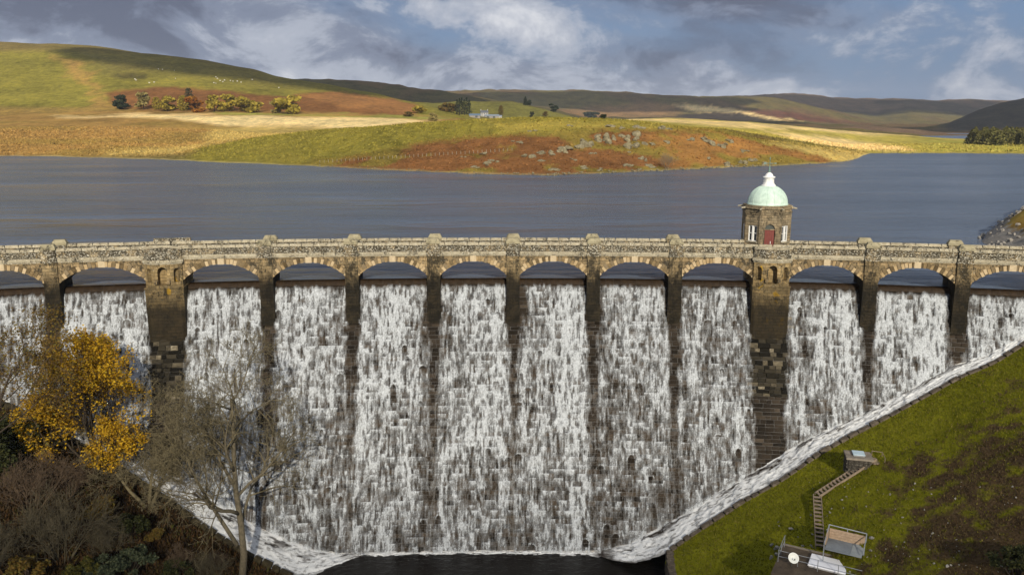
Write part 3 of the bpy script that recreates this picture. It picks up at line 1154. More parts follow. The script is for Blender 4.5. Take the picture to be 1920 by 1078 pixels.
# --- slim piers with pilasters and caps
def build_pier(i):
    org, rz = frame(PIER_S[i])
    h = HALF[i]
    mb = MB()
    mb.box(-h, h, -0.22, Y_BACK + 0.22, Z_SPRING + 0.12, Z_CORN)
    mb.box(-h - 0.07, h + 0.07, -0.30, Y_BACK + 0.3, Z_SPRING - 0.04, Z_SPRING + 0.118)
    mb.box(-h - 0.03, h + 0.03, -0.25, Y_BACK + 0.25, -2.6, Z_SPRING - 0.042)
    mb.box(-h - 0.06, h + 0.06, -0.36, Y_BACK + 0.25, -7.0, -2.602)
    pier = on_dam("pier", mb.mesh("pier", m_pier), org, (0, 0, rz))
    for y0, y1 in ((-0.28, 0.42), (Y_BACK - 0.42, Y_BACK + 0.28)):
        pl = MB()
        pl.box(-h - 0.08, h + 0.08, y0 - 0.03, y1 + 0.03, Z_CORN + 0.002, Z_PAN + 0.05)
        pl.box(-h + 0.02, h - 0.02, y0 + 0.02, y1 - 0.02, Z_PAN + 0.052, Z_TOP - 0.1)
        po = link("pilaster", pl.mesh("pilaster", m_parapet), pier)
        cp = MB()
        cp.box(-h - 0.06, h + 0.06, y0 - 0.06, y1 + 0.06, Z_TOP - 0.098, Z_TOP + 0.16)
        cp.frustum(-h - 0.05, h + 0.05, y0 - 0.05, y1 + 0.05, Z_TOP + 0.162, Z_TOP + 0.5, 0.2)
        link("cap", cp.mesh("cap", m_cap), pier)
    dm = MB()
    dm.box(-h - 0.1, h + 0.1, 0.45, Y_BACK - 0.45, 3.2, 3.424)
    link("road_slab", dm.mesh("road_slab", m_deck), pier)
    return pier


def niche_panel(mb, p0, p1, z0, z1, w, n0, n1, depth, arched=True, out=None):
    """wall facet from p0 to p1 (plan) with a recessed opening of width w between heights n0 and n1"""
    p0, p1 = Vector((*p0, 0)), Vector((*p1, 0))
    d = p1 - p0
    Lw = d.length
    d.normalize()
    nrm = Vector((d.y, -d.x, 0)) if out is None else Vector((*out, 0))
    N = 10

    def P(x, dep, z):
        q = p0 + d * (Lw / 2 + x) - nrm * dep
        return (q.x, q.y, z)

    hw = w / 2
    xs = [-hw + w * k / N for k in range(N + 1)]

    def top(x):
        return n1 - hw + math.sqrt(max(hw * hw - x * x, 0)) if arched else n1

    Q = (0, 1, 2, 3)
    mb.add([P(-Lw / 2, 0, z0), P(-hw, 0, z0), P(-hw, 0, z1), P(-Lw / 2, 0, z1)], [Q])
    mb.add([P(hw, 0, z0), P(Lw / 2, 0, z0), P(Lw / 2, 0, z1), P(hw, 0, z1)], [Q])
    mb.add([P(-hw, 0, z0), P(hw, 0, z0), P(hw, 0, n0), P(-hw, 0, n0)], [Q])
    for k in range(N):
        a, b = xs[k], xs[k + 1]
        mb.add([P(a, 0, top(a)), P(b, 0, top(b)), P(b, 0, z1), P(a, 0, z1)], [Q])
        mb.add([P(a, 0, top(a)), P(a, depth, top(a)), P(b, depth, top(b)), P(b, 0, top(b))], [Q])
        mb.add([P(a, depth, n0), P(b, depth, n0), P(b, depth, top(b)), P(a, depth, top(a))], [Q])
    for x in (-hw, hw):
        q = [P(x, 0, n0), P(x, depth, n0), P(x, depth, top(x)), P(x, 0, top(x))]
        mb.add(q if x < 0 else q[::-1], [Q])
    mb.add([P(-hw, 0, n0), P(hw, 0, n0), P(hw, depth, n0), P(-hw, depth, n0)], [Q])


def build_turret(i, pediment):
    org, rz = frame(PIER_S[i])
    h = HALF[i]
    mb = MB()
    up = [(-h, 0.4), (-h, -0.35), (-0.92, -1.0), (0.92, -1.0), (h, -0.35), (h, 0.4)]
    zb, zt = 0.10, 2.72
    niche_panel(mb, up[1], up[2], zb, zt, 0.66, 0.70, 2.25, 0.6)
    niche_panel(mb, up[2], up[3], zb, zt, 0.98, 0.40, 2.42, 0.95)
    niche_panel(mb, up[3], up[4], zb, zt, 0.66, 0.70, 2.25, 0.6)
    mb.add([(-h, 0.4, zb), (-h, -0.35, zb), (-h, -0.35, zt), (-h, 0.4, zt)], [(0, 1, 2, 3)])
    mb.add([(h, -0.35, zb), (h, 0.4, zb), (h, 0.4, zt), (h, -0.35, zt)], [(0, 1, 2, 3)])
    mb.box(-h, h, 0.405, Y_BACK + 0.5, zb, Z_CORN)
    low = [(-h - 0.06, Y_BACK + 0.6), (-h - 0.06, -0.72), (-1.72, -0.92), (1.72, -0.92), (h + 0.06, -0.72), (h + 0.06, Y_BACK + 0.6)]
    mb.prism(low, -8.5, zb - 0.14)
    band = [(x * 1.025, y - 0.07 if y < 0 else y) for x, y in low]
    mb.prism(band, zb - 0.138, zb - 0.002)
    tur = on_dam("turret_pier", mb.mesh("turret_pier", m_turret), org, (0, 0, rz))
    for sx in (-1, 1):
        cb = MB()
        cb.frustum(sx * 0.66 - 0.16, sx * 0.66 + 0.16, -1.42, -1.02, 0.62, 0.98, 0.03)
        link("corbel", cb.mesh("corbel", m_arch), tur)

    def offs(k):
        return [(-h - k, 0.42), (-h - k, -0.35 - k * 0.6), (-0.92 - k * 0.5, -1.0 - k), (0.92 + k * 0.5, -1.0 - k), (h + k, -0.35 - k * 0.6), (h + k, 0.42)]

    cm = MB()
    cm.prism(offs(0.10), zt + 0.002, zt + 0.18)
    cm.prism(offs(0.20), zt + 0.182, zt + 0.46)
    link("string_course", cm.mesh("string_course", m_coping), tur)

    def ringwall(o_out, o_in, z0, z1, top=None):
        A, B = offs(o_out), offs(o_in)
        w = MB()
        n = 6
        zt_ = [z1 + (top[k] if top else 0) for k in range(n)]
        vv = [(x, y, z0) for x, y in A] + [(x, y, z) for (x, y), z in zip(A, zt_)] + [(x, y, z0) for x, y in B] + [(x, y, z) for (x, y), z in zip(B, zt_)]
        ff = []
        for k in range(n - 1):
            ff += [(k, k + 1, n + k + 1, n + k), (2 * n + k + 1, 2 * n + k, 3 * n + k, 3 * n + k + 1), (n + k, n + k + 1, 3 * n + k + 1, 3 * n + k), (k + 1, k, 2 * n + k, 2 * n + k + 1)]
        ff += [(0, n, 3 * n, 2 * n), (n - 1, 3 * n - 1, 4 * n - 1, 2 * n - 1)]
        w.add(vv, ff)
        return w

    lift = [0, 0.05, 0.36, 0.36, 0.05, 0] if pediment else None
    link("parapet", ringwall(0.06, -0.24, zt + 0.462, Z_COPE - 0.10, lift).mesh("parapet", m_parapet), tur)
    lo = lift or [0] * 6
    A = ringwall(0.14, -0.32, 0.0, 0.26, None)
    me = A.mesh("coping", m_coping)
    nv_ = 6
    for k in range(4 * nv_):
        me.vertices[k].co.z += Z_COPE - 0.098 + lo[k % nv_]
    link("coping", me, tur)
    dm = MB()
    dm.prism([(x, y) for x, y in offs(-0.26)[:1] + offs(-0.26)[1:5] + offs(-0.26)[5:]], 3.2, 3.41)
    dm.box(-h - 0.05, h + 0.05, 0.44, Y_BACK - 0.3, 3.2, 3.426)
    link("road_slab", dm.mesh("road_slab", m_deck), tur)
    if pediment:
        y0, y1 = Y_BACK + 0.3, Y_BACK + 0.75
    else:
        y0, y1 = Y_BACK + 0.0, Y_BACK + 0.4
    rp = MB()
    rp.box(-h, h, y0, y1, Z_CORN, Z_COPE + (0.25 if pediment else 0))
    rp.frustum(-h - 0.08, h + 0.08, y0 - 0.08, y1 + 0.08, Z_COPE + (0.252 if pediment else 0.002), Z_TOP + (0.3 if pediment else 0), 0.06)
    link("rear_parapet", rp.mesh("rear_parapet", m_parapet), tur)
    return tur


for i in range(len(PIER_S)):
    if i in (TOWER_LEFT, TOWER_RIGHT):
        build_turret(i, i == TOWER_LEFT)
    else:
        build_pier(i)

# --- solid abutments beyond the last arches
for sgn in (-1, 1):
    a0 = (PIER_S[-1] if sgn > 0 else -PIER_S[0]) + 0.75
    for k in range(4):
        sa, sb = a0 + (DAM_END - a0) * k / 4, a0 + (DAM_END - a0) * (k + 1) / 4
        org, rz = frame(sgn * (sa + sb) / 2)
        L = (sb - sa) / 2
        ab = MB()
        ab.box(-L, L, 0.0, Y_BACK, -6, Z_CORN)
        ab.box(-L, L, -0.16, Y_BACK + 0.16, Z_CORN + 0.002, Z_PAN)
        abo = on_dam("abutment", ab.mesh("abutment", m_arch), org, (0, 0, rz))
        for y0, y1 in ((-0.04, 0.2), (Y_BACK - 0.2, Y_BACK + 0.04)):
            pm = MB()
            pm.box(-L, L, y0, y1, Z_PAN + 0.002, Z_COPE)
            pm.frustum(-L, L, y0 - 0.08, y1 + 0.08, Z_COPE + 0.002, Z_TOP, 0.05)
            link("parapet", pm.mesh("parapet", m_parapet), abo)

# ------------------------------------------------------------------ the domed valve tower behind the right turret
m_copper = None


def copper_mat():
    t = NT("verdigris_copper")
    v = t.vec()
    n = t.noise(v, 1.6, 6, 0.6)
    st = t.noise(t.vec((5, 5, 0.5)), 1.5, 4, 0.6)
    c = t.ramp(t.math("ADD", t.math("MULTIPLY", n, 0.6), t.math("MULTIPLY", st, 0.4)), [(0.32, (0.36, 0.48, 0.41)), (0.55, (0.52, 0.65, 0.565)), (0.75, (0.62, 0.73, 0.65))])
    t.bump(st, 0.2, 0.03)
    return t.fin(c, 0.65, 0.3)


m_copper = copper_mat()
m_white = simple("white_paint", (0.70, 0.70, 0.67), (0.84, 0.84, 0.82), 3.0, 0.5, 0.1)
m_red = simple("red_door_paint", (0.125, 0.028, 0.022), (0.17, 0.040, 0.031), 2.0, 0.5, 0.1)
m_glass = simple("dark_glass", (0.02, 0.024, 0.03), (0.035, 0.04, 0.05), 1.0, 0.12, 0.0, spec=0.6)
m_iron = simple("dark_iron", (0.03, 0.035, 0.03), (0.08, 0.09, 0.08), 6.0, 0.6)
m_verd = simple("green_finial_metal", (0.10, 0.16, 0.14), (0.22, 0.32, 0.28), 6.0, 0.5)

tw_s = PIER_S[TOWER_RIGHT]
tw_o = -4.75
tw_p = Vector(arc_pt(np.array(tw_s), np.array(tw_o), np.array(0.0)))
tower = empty("valve_tower", (tw_p.x, tw_p.y, 3.42), -tw_s / ARC_R)
tag(tower, "octagonal stone valve tower with pale green copper dome and red door on the dam", "tower")
TZ = 8.30 - 3.42


def octagon(ap, rot=0.0):
    r = ap / math.cos(math.pi / 8)
    return [(r * math.cos(math.pi / 8 + k * math.pi / 4 + rot), r * math.sin(math.pi / 8 + k * math.pi / 4 + rot)) for k in range(8)]


AP = 2.52
oc = octagon(AP)
FRONT = [k for k in range(8) if abs((oc[k][0] + oc[(k + 1) % 8][0]) / 2) < 0.01 and oc[k][1] < 0][0]
mb = MB()
for k in range(8):
    p0, p1 = oc[k], oc[(k + 1) % 8]
    if k == FRONT:
        niche_panel(mb, p0, p1, -0.4, TZ - 0.7, 1.16, -0.02, 3.18, 0.28)
    elif k % 2 != FRONT % 2:
        niche_panel(mb, p0, p1, -0.4, TZ - 0.7, 1.15, 1.15, 2.95, 0.22, arched=False)
    else:
        niche_panel(mb, p0, p1, -0.4, TZ - 0.7, 1.15, 1.15, 2.95, 0.22, arched=False)
mb.prism(octagon(AP - 0.4), -7.0, -0.38)
mb.prism(octagon(AP - 0.35), TZ - 0.9, TZ - 0.68)
mb.build("wall", m_tower, tower)
for k in range(8):
    a = math.pi / 8 + k * math.pi / 4
    r = AP / math.cos(math.pi / 8)
    pb = MB()
    pb.prism([((r - 0.30) * math.cos(a) + q[0], (r - 0.30) * math.sin(a) + q[1]) for q in octagon(0.34, a)], -0.4, TZ - 0.702)
    pb.build("pilaster", m_tower, tower)
pl = MB()
pl.prism(octagon(AP + 0.16), -0.5, 0.45)
cb = MB()
cb.prism(octagon(AP + 0.06), TZ - 0.70, TZ - 0.46)
cb.prism(octagon(AP + 0.12), TZ - 0.458, TZ - 0.30)
cb.prism(octagon(AP + 0.02), TZ - 0.298, TZ - 0.02)
cb.prism(octagon(AP + 0.20), TZ - 0.018, TZ + 0.16)
cb.prism(octagon(AP + 0.05), TZ + 0.162, TZ + 0.34)
cor = cb.build("cornice", m_tower, tower)
for k in range(8):
    a = math.pi / 8 + k * math.pi / 4
    r0, r1 = AP + 0.15, AP + 0.82
    sp = MB()
    sp.tube([(r0 * math.cos(a), r0 * math.sin(a), TZ + 0.10), (r1 * math.cos(a), r1 * math.sin(a), TZ + 0.02)], [0.13, 0.085], 6)
    link("water_spout", sp.mesh("water_spout", m_coping), cor)
dome = MB()
R_D = 2.2
prof = [(R_D + 0.10, TZ + 0.34), (R_D + 0.10, TZ + 0.44)] + [(R_D * math.cos(q) , TZ + 0.46 + 2.12 * math.sin(q)) for q in np.linspace(0, 1.27, 14)]
dome.lathe(prof, 48)
dm_ = dome.build("dome", m_copper, tower, smooth=True)
for k in range(16):
    a = 2 * math.pi * (k + 0.5) / 16
    rb = MB()
    rb.tube([(R_D * math.cos(q) * math.cos(a) * 1.004, R_D * math.cos(q) * math.sin(a) * 1.004, TZ + 0.46 + 2.12 * math.sin(q) * 1.004) for q in np.linspace(0.02, 1.25, 10)], 0.028, 4)
    link("seam", rb.mesh("seam", m_copper), dm_)
dzt = TZ + 0.46 + 2.12 * math.sin(1.27)
lt = MB()
lt.lathe([(0.80, dzt - 0.10), (0.80, dzt + 0.08), (0.66, dzt + 0.14), (0.66, dzt + 0.28), (0.56, dzt + 0.32), (0.50, dzt + 0.85), (0.70, dzt + 0.92), (0.70, dzt + 1.02), (0.46, dzt + 1.10), (0.40, dzt + 1.28),
          (0.26, dzt + 1.42), (0.12, dzt + 1.50)], 16)
lan = lt.build("lantern", m_white, tower)
for k in range(8):
    a = k * math.pi / 4
    lv = MB()
    for q in range(4):
        lv.box(-0.10, 0.10, -0.02, 0.02, dzt + 0.38 + q * 0.11, dzt + 0.44 + q * 0.11, Matrix.Rotation(a, 4, "Z") @ Matrix.Translation((0, -0.55, 0)))
    link("louvre", lv.mesh("louvre", m_white), lan)
fz = dzt + 1.48
fin = MB()
fin.lathe([(0.13, fz), (0.10, fz + 0.35), (0.035, fz + 0.9), (0.03, fz + 1.75), (0.005, fz + 1.8)], 8)
fin.lathe([(0.02, fz + 1.5), (0.09, fz + 1.58), (0.02, fz + 1.66)], 8)
fo = fin.build("finial", m_verd, tower)
va = MB()
va.tube([(-0.55, 0, fz + 1.05), (0.62, 0, fz + 1.05)], 0.03, 4)
va.tube([(0, -0.42, fz + 1.02), (0, 0.42, fz + 1.02)], 0.022, 4)
va.prism([(-0.66, -0.012), (-0.42, -0.012), (-0.42, 0.012), (-0.66, 0.012)], fz + 0.95, fz + 1.16)
va.prism([(0.50, -0.012), (0.74, -0.012), (0.74, 0.012), (0.50, 0.012)], fz + 1.0, fz + 1.10)
link("weather_vane", va.mesh("weather_vane", m_verd), fo)
# door with its fanlight, steps up to it and the two-light windows
f0, f1 = Vector((*oc[FRONT], 0)), Vector((*oc[(FRONT + 1) % 8], 0))


def facet_matrix(k):
    p0, p1 = Vector((*oc[k], 0)), Vector((*oc[(k + 1) % 8], 0))
    d = (p1 - p0).normalized()
    n = Vector((d.y, -d.x, 0))
    m = Matrix(((d.x, -n.x, 0, (p0.x + p1.x) / 2), (d.y, -n.y, 0, (p0.y + p1.y) / 2), (0, 0, 1, 0), (0, 0, 0, 1)))
    return m


M = facet_matrix(FRONT)
dr = MB()
for q in range(4):
    dr.box(-0.52 + 0.26 * q + 0.006, -0.52 + 0.26 * (q + 1) - 0.006, 0.16, 0.22, 0.0, 2.52, M)
door = dr.build("door", m_red, tower)
hd = MB()
hd.box(0.12, 0.17, 0.10, 0.165, 0.95, 1.25, M)
link("handle", hd.mesh("handle", m_white), door)
fl = MB()
fl.box(-0.56, 0.56, 0.10, 0.24, 2.54, 2.62, M)
link("transom", fl.mesh("transom", m_tower), door)
gl = MB()
gl.box(-0.55, 0.55, 0.20, 0.24, 2.622, 3.16, M)
fan = gl.build("fanlight", m_iron, tower)
for k in [q for q in range(8) if q != FRONT]:
    M = facet_matrix(k)
    w = MB()
    w.box(-0.57, 0.57, 0.19, 0.205, 1.16, 2.94, M)
    win = w.build("window", m_glass, tower)
    fr = MB()
    for x0, x1 in ((-0.575, -0.50), (-0.10, 0.10), (0.50, 0.575)):
        fr.box(x0, x1, 0.06 if abs(x0 + x1) > 0.1 else 0.02, 0.185, 1.152, 2.948, M)
    for z0, z1 in ((1.152, 1.24), (2.05, 2.10), (2.86, 2.948)):
        fr.box(-0.46, -0.14, 0.08, 0.18, z0, z1, M)
        fr.box(0.14, 0.46, 0.08, 0.18, z0, z1, M)
    link("frame", fr.mesh("frame", m_white), win)
    sl = MB()
    sl.box(-0.72, 0.72, -0.12, 0.10, 1.02, 1.148, M)
    link("sill", sl.mesh("sill", m_coping), win)

# ------------------------------------------------------------------ falling water, one curtain to each bay
def blur_rows(a, n):
    k = np.exp(-0.5 * (np.arange(-3 * n, 3 * n + 1) / n) ** 2)
    k /= k.sum()
    pad = np.pad(a, ((3 * n, 3 * n), (0, 0)), mode="edge")
    return sum(k[i] * pad[i:i + a.shape[0]] for i in range(len(k)))


def vnoise(g, shape, cells):
    m = g.random((cells[0] + 2, cells[1] + 2))
    y = np.linspace(0, cells[0], shape[0])
    x = np.linspace(0, cells[1], shape[1])
    yi, xi = y.astype(int), x.astype(int)
    fy, fx = (y - yi)[:, None], (x - xi)[None]
    fy, fx = fy * fy * (3 - 2 * fy), fx * fx * (3 - 2 * fx)
    a, b, c, d = m[yi][:, xi], m[yi][:, xi + 1], m[yi + 1][:, xi], m[yi + 1][:, xi + 1]
    return (a * (1 - fx) + b * fx) * (1 - fy) + (c * (1 - fx) + d * fx) * fy


def flow(g, s, t, P, lo, hi_, strength, wl_, wr_):
    """white water per cell of a bay: threads that wander, break on ledges and leap over proud stones"""
    nr, nc = len(t), len(s)
    q = 1 / (1 + np.exp((lo - s) / 0.06)) / (1 + np.exp((s - hi_) / 0.06))
    q *= 0.8 + 0.4 * vnoise(g, (2, nc), (1, 10))[0]
    big = 0.55 * vnoise(g, (nr, nc), (4, 14)) + 0.45 * vnoise(g, (nr, nc), (13, 9))
    idx = np.arange(nc)
    hole, e = np.zeros(nc), np.zeros(nc)
    out = np.zeros((nr, nc))
    lastp = P[0]
    wob = (vnoise(g, (nr, nc), (60, 14)) - 0.5) * 0.9 + (vnoise(g, (nr, nc), (18, 5)) - 0.5) * 0.22
    stf = vnoise(g, (nr, nc), (nr // 7, nc * 2 // 3))
    stc = vnoise(g, (nr, nc), (nr // 24, nc // 4))
    lb = vnoise(g, (nr, nc), (nr // 4, nc // 7))
    pk, rim = np.zeros((nr, nc)), np.zeros((nr, nc))
    L, dt, ds = 30.0, t[1] - t[0], s[1] - s[0]
    for k in range(int(11 * (s[-1] - s[0]) / 9.3)):
        c, t0, w = g.uniform(s[0], s[-1]), g.uniform(1.8, L), g.uniform(0.16, 0.46)
        h = g.uniform(0.5, 2.2) * (w / 0.33)
        i0, i1 = int((t0 - 0.25 - t[0]) / dt), min(nr, int((t0 + h - t[0]) / dt) + 2)
        j0, j1 = max(0, int((c - w * 1.6 - s[0]) / ds)), min(nc, int((c + w * 1.6 - s[0]) / ds) + 1)
        if i0 < 0 or j1 - j0 < 2 or i1 - i0 < 2:
            continue
        y, x = ((t[i0:i1] - t0) / h)[:, None], ((s[j0:j1] - c) / w)[None]
        top = np.where(y < 0.18, np.sqrt(np.clip(y / 0.18, 0, 1)), 1) * (y >= 0)
        d = np.abs(x) / np.maximum(top, 0.02) * np.where(y < 0, 9, 1)
        m = np.clip((1 - d) * 4, 0, 1) * np.clip(1.15 - y, 0, 1) ** 0.7
        pk[i0:i1, j0:j1] = np.maximum(pk[i0:i1, j0:j1], m * g.uniform(0.45, 1))
        r = np.exp(-((d - 1.12) / 0.16) ** 2) * np.clip(1 - y * 1.6, 0, 1) * (y >= 0) + np.exp(-((y * h) / 0.07) ** 2) * (np.abs(x) < 0.9)
        rim[i0:i1, j0:j1] = np.maximum(rim[i0:i1, j0:j1], r)
    half_w = np.interp(t, [0, 4, 8, 30], [0.0, 0.66, 0.5, 0.22])[:, None] * (0.4 + 1.2 * vnoise(g, (nr, nc), (22, 3)))
    cl_, cr_ = s[None] - (lo - wl_), (hi_ + wr_) - s[None]
    keep_ = np.clip((np.minimum(cl_ - (wl_ - 0.72), cr_ - (wr_ - 0.72)) - half_w) / 0.5 + 0.55, 0, 1)
    att = np.interp(t, [0, 4, 9, 16, 30], [0, 0.97, 0.80, 0.66, 0.52])[:, None] * np.ones((1, nc))
    att = np.where(((wl_ > 1) & (cl_ < 2.2)) | ((wr_ > 1) & (cr_ < 2.2)), np.maximum(att, 0.97), att)
    keep_ = 1 - (1 - keep_) * att

    def ridge(n):
        return 1 - np.abs(2 * n - 1)

    n1, n2, n3 = vnoise(g, (nr, nc), (nr // 16, nc // 4)), vnoise(g, (nr, nc), (nr // 10, nc // 2)), vnoise(g, (nr, nc), (nr // 30, nc // 2))
    n4 = vnoise(g, (nr, nc), (nr // 4, nc // 2))
    thr = vnoise(g, (nr, nc), (nr // 13, nc)) ** 2.2
    lace = 0.40 * ridge(n1) ** 5 + 0.50 * ridge(n2) ** 5 + 0.40 * ridge(n3) ** 4 + 0.75 * thr
    blob = vnoise(g, (nr, nc), (nr // 11, nc // 3))
    veil = 0.20 * blob + 0.32 * vnoise(g, (nr, nc), (nr // 45, nc // 9)) + 0.14 * n4 + 0.40 * stc * stf
    veil = veil * np.clip((0.6 * blob + 0.4 * vnoise(g, (nr, nc), (nr // 26, nc // 3)) - 0.32) * 4.0, 0.05, 1.3)
    lastrnd = None
    for i in range(nr):
        src = np.clip(idx - wob[i], 0, nc - 1)
        q, e = np.interp(src, idx, q), np.interp(src, idx, e)
        hole = np.interp(np.clip(idx - wob[i] * 0.4, 0, nc - 1), idx, hole)
        q = q * 0.93 + 0.035 * (np.roll(q, 1) + np.roll(q, -1))
        if t[i] > 4:
            q = np.maximum(q, q + (0.75 - q) * 0.02)
        dp = np.clip(P[i] - lastp, 0, 1)
        lastp = P[i]
        if (dp > 0.02).any():
            e = np.maximum(e, np.where(dp > 0.02, np.clip(0.35 + 6 * dp, 0, 1.0) * np.clip(lb[i] * 3.2 - 1.0, 0, 1.25), 0))
            hole = np.maximum(hole, np.where(dp > 0.05, np.clip(dp * 9, 0, 1) * (0.5 + 0.5 * lb[i]), 0))
        d = max(t[i], 0) / L
        body = (veil[i] * (0.35 + 1.3 * big[i]) + lace[i] * (0.15 + 0.95 * big[i])) * (1.18 - 0.42 * d) * (1 - 0.65 * hole)
        out[i] = np.clip(q, 0, 1.2) * (body + e * (0.35 + 0.75 * stf[i])) + rim[i] * np.clip(q, 0, 1) * 0.55 * (0.3 + stf[i])
        e *= 0.85
        hole *= 0.966
    out *= strength * (1 - 0.85 * pk) * keep_
    start = np.clip((t[:, None] - 0.75 - 0.5 * vnoise(g, (2, nc), (1, nc // 3))[0][None]) / 0.6, 0, 1)
    hi = g.random((nr, nc))
    hi = 0.5 * hi + 0.5 * blur_rows(hi, 1)
    x = np.clip(out * (0.62 + 0.76 * hi), 0, 1.6)
    return np.clip((x ** 1.5 * 1.26 - 0.07) * 1.1, 0, 1) * start


def water_mat(name, film):
    """foam where the water is broken; elsewhere a thin clear film (over stone) or dark water"""
    t = NT(name)
    f = t.attr("foam")
    lo_, hi_ = (0.42, 0.60) if film else (0.62, 0.6)
    fine = t.ramp(t.noise(t.geo((9.0, 9.0, 4.0)), 1.0, 3, 0.7), [(0.34, 0.0), (0.66, 1.0)])
    f = t.math("MULTIPLY", f, t.math("ADD", lo_, t.math("MULTIPLY", fine, hi_)), True)
    t.fin((0.51, 0.54, 0.57) if film else (0.70, 0.71, 0.71), 0.9, 0.0)
    if film:
        tr = t.n.new("ShaderNodeBsdfTransparent")
        tr.inputs[0].default_value = (0.93, 0.90, 0.86, 1)
        gl = t.n.new("ShaderNodeBsdfGlossy")
        gl.inputs["Roughness"].default_value = 0.5
        gl.inputs[0].default_value = (1, 1, 1, 1)
        low = t.n.new("ShaderNodeMixShader")
        low.inputs[0].default_value = 0.007
        t.t.links.new(tr.outputs[0], low.inputs[1])
        t.t.links.new(gl.outputs[0], low.inputs[2])
        low = low.outputs[0]
    else:
        dk = t.n.new("ShaderNodeBsdfPrincipled")
        dk.inputs["Base Color"].default_value = (0.03, 0.022, 0.016, 1)
        dk.inputs["Roughness"].default_value = 0.15
        low = dk.outputs[0]
    mx = t.n.new("ShaderNodeMixShader")
    t.set(mx.inputs[0], f)
    t.t.links.new(low, mx.inputs[1])
    t.t.links.new(t.b.outputs[0], mx.inputs[2])
    t.t.links.new(mx.outputs[0], t.out.inputs[0])
    return t.m


m_fall = water_mat("falling_water", True)
m_foam = water_mat("foaming_runoff", False)

FALL_LABELS = {
    0: "curtain of falling water at the far left edge behind the brown-leaved tree",
    1: "curtain of falling water behind the yellow tree, left of the left turret",
    2: "curtain of falling water just right of the left turret, behind the bare tree",
    3: "curtain of falling water in the second bay right of the left turret",
    4: "curtain of falling water in the third bay right of the left turret",
    5: "curtain of falling water in the fourth bay right of the left turret",
    6: "curtain of falling water in the third bay left of the domed tower",
    7: "curtain of falling water in the second bay left of the domed tower",
    8: "curtain of falling water in the bay just left of the domed tower",
    9: "curtain of falling water in the bay just right of the domed tower",
    10: "curtain of falling water in the second bay right of the domed tower",
    11: "short curtain of falling water at the far right edge above the sloping foam",
}
STRENGTH = {0: 0.9, 1: 1.0, 2: 1.0, 3: 1.0, 4: 1.0, 5: 1.1, 6: 1.12, 7: 0.82, 8: 0.82, 9: 1.05, 10: 1.1, 11: 1.1}
DS, DT = 0.075, 0.068
gf = np.random.default_rng(21)
for i in range(len(PIER_S) - 1):
    s0, s1 = PIER_S[i] - 0.3, PIER_S[i + 1] + 0.3
    s = np.arange(s0, s1, DS)
    t = np.arange(-0.5, FACE_LEN - 0.4, DT)
    P = protrusion(s, t)
    lo, hi_ = PIER_S[i] + HALF[i] + 0.08, PIER_S[i + 1] - HALF[i + 1] - 0.08
    foam = flow(gf, s, t, P, lo, hi_, STRENGTH[i] * 0.95, HALF[i] + 0.08, HALF[i + 1] + 0.08)
    o, z = face_oz(t)
    X = arc_pt(s, 5.0, np.array(0.0))[:, 0]
    tz = toe_z(X)
    keep = z[:, None] > tz[None] - 0.5
    # spray where the water lands
    land = np.clip(1 - (z[:, None] - tz[None]) / 0.45, 0, 1)
    wet_row = np.clip(blur_rows((foam > 0.15).astype(float), 6), 0, 1)
    foam = np.maximum(foam, land * wet_row * (0.5 + 0.5 * gf.random(foam.shape)))
    crest = (t[:, None] < 1.6) & (s[None] > lo - 0.05) & (s[None] < hi_ + 0.05)
    lift = 0.10 + blur_rows(blur_rows(P, 3).T, 3).T * 1.0 + 0.07 * foam + 0.05 * vnoise(gf, P.shape, (90, 40))
    lift = np.where(t[:, None] < 1.0, 0.05, lift) * np.ones_like(P)
    T2, S2 = np.meshgrid(t, s, indexing="ij")
    oo, zz = face_oz(T2, lift)
    V = arc_pt(S2, oo, zz).reshape(-1, 3)
    Fq = grid_faces(len(t), len(s))[:, ::-1]
    fm = foam.ravel()
    ok = ((fm[Fq].max(1) > 0.03) | crest.ravel()[Fq].all(1)) & keep.ravel()[Fq].all(1)
    Fq = Fq[ok]
    used = np.unique(Fq)
    remap = np.zeros(len(V), np.int32)
    remap[used] = np.arange(len(used))
    org = Vector(arc_pt(np.array((PIER_S[i] + PIER_S[i + 1]) / 2), 0.0, np.array(0.0)))
    wf = link("waterfall", np_mesh("waterfall", V[used] - np.array(org), remap[Fq], m_fall, True, attrs={"foam": fm[used]}), None, org)
    tag(wf, FALL_LABELS[i], "waterfall", "water curtains down the dam face")


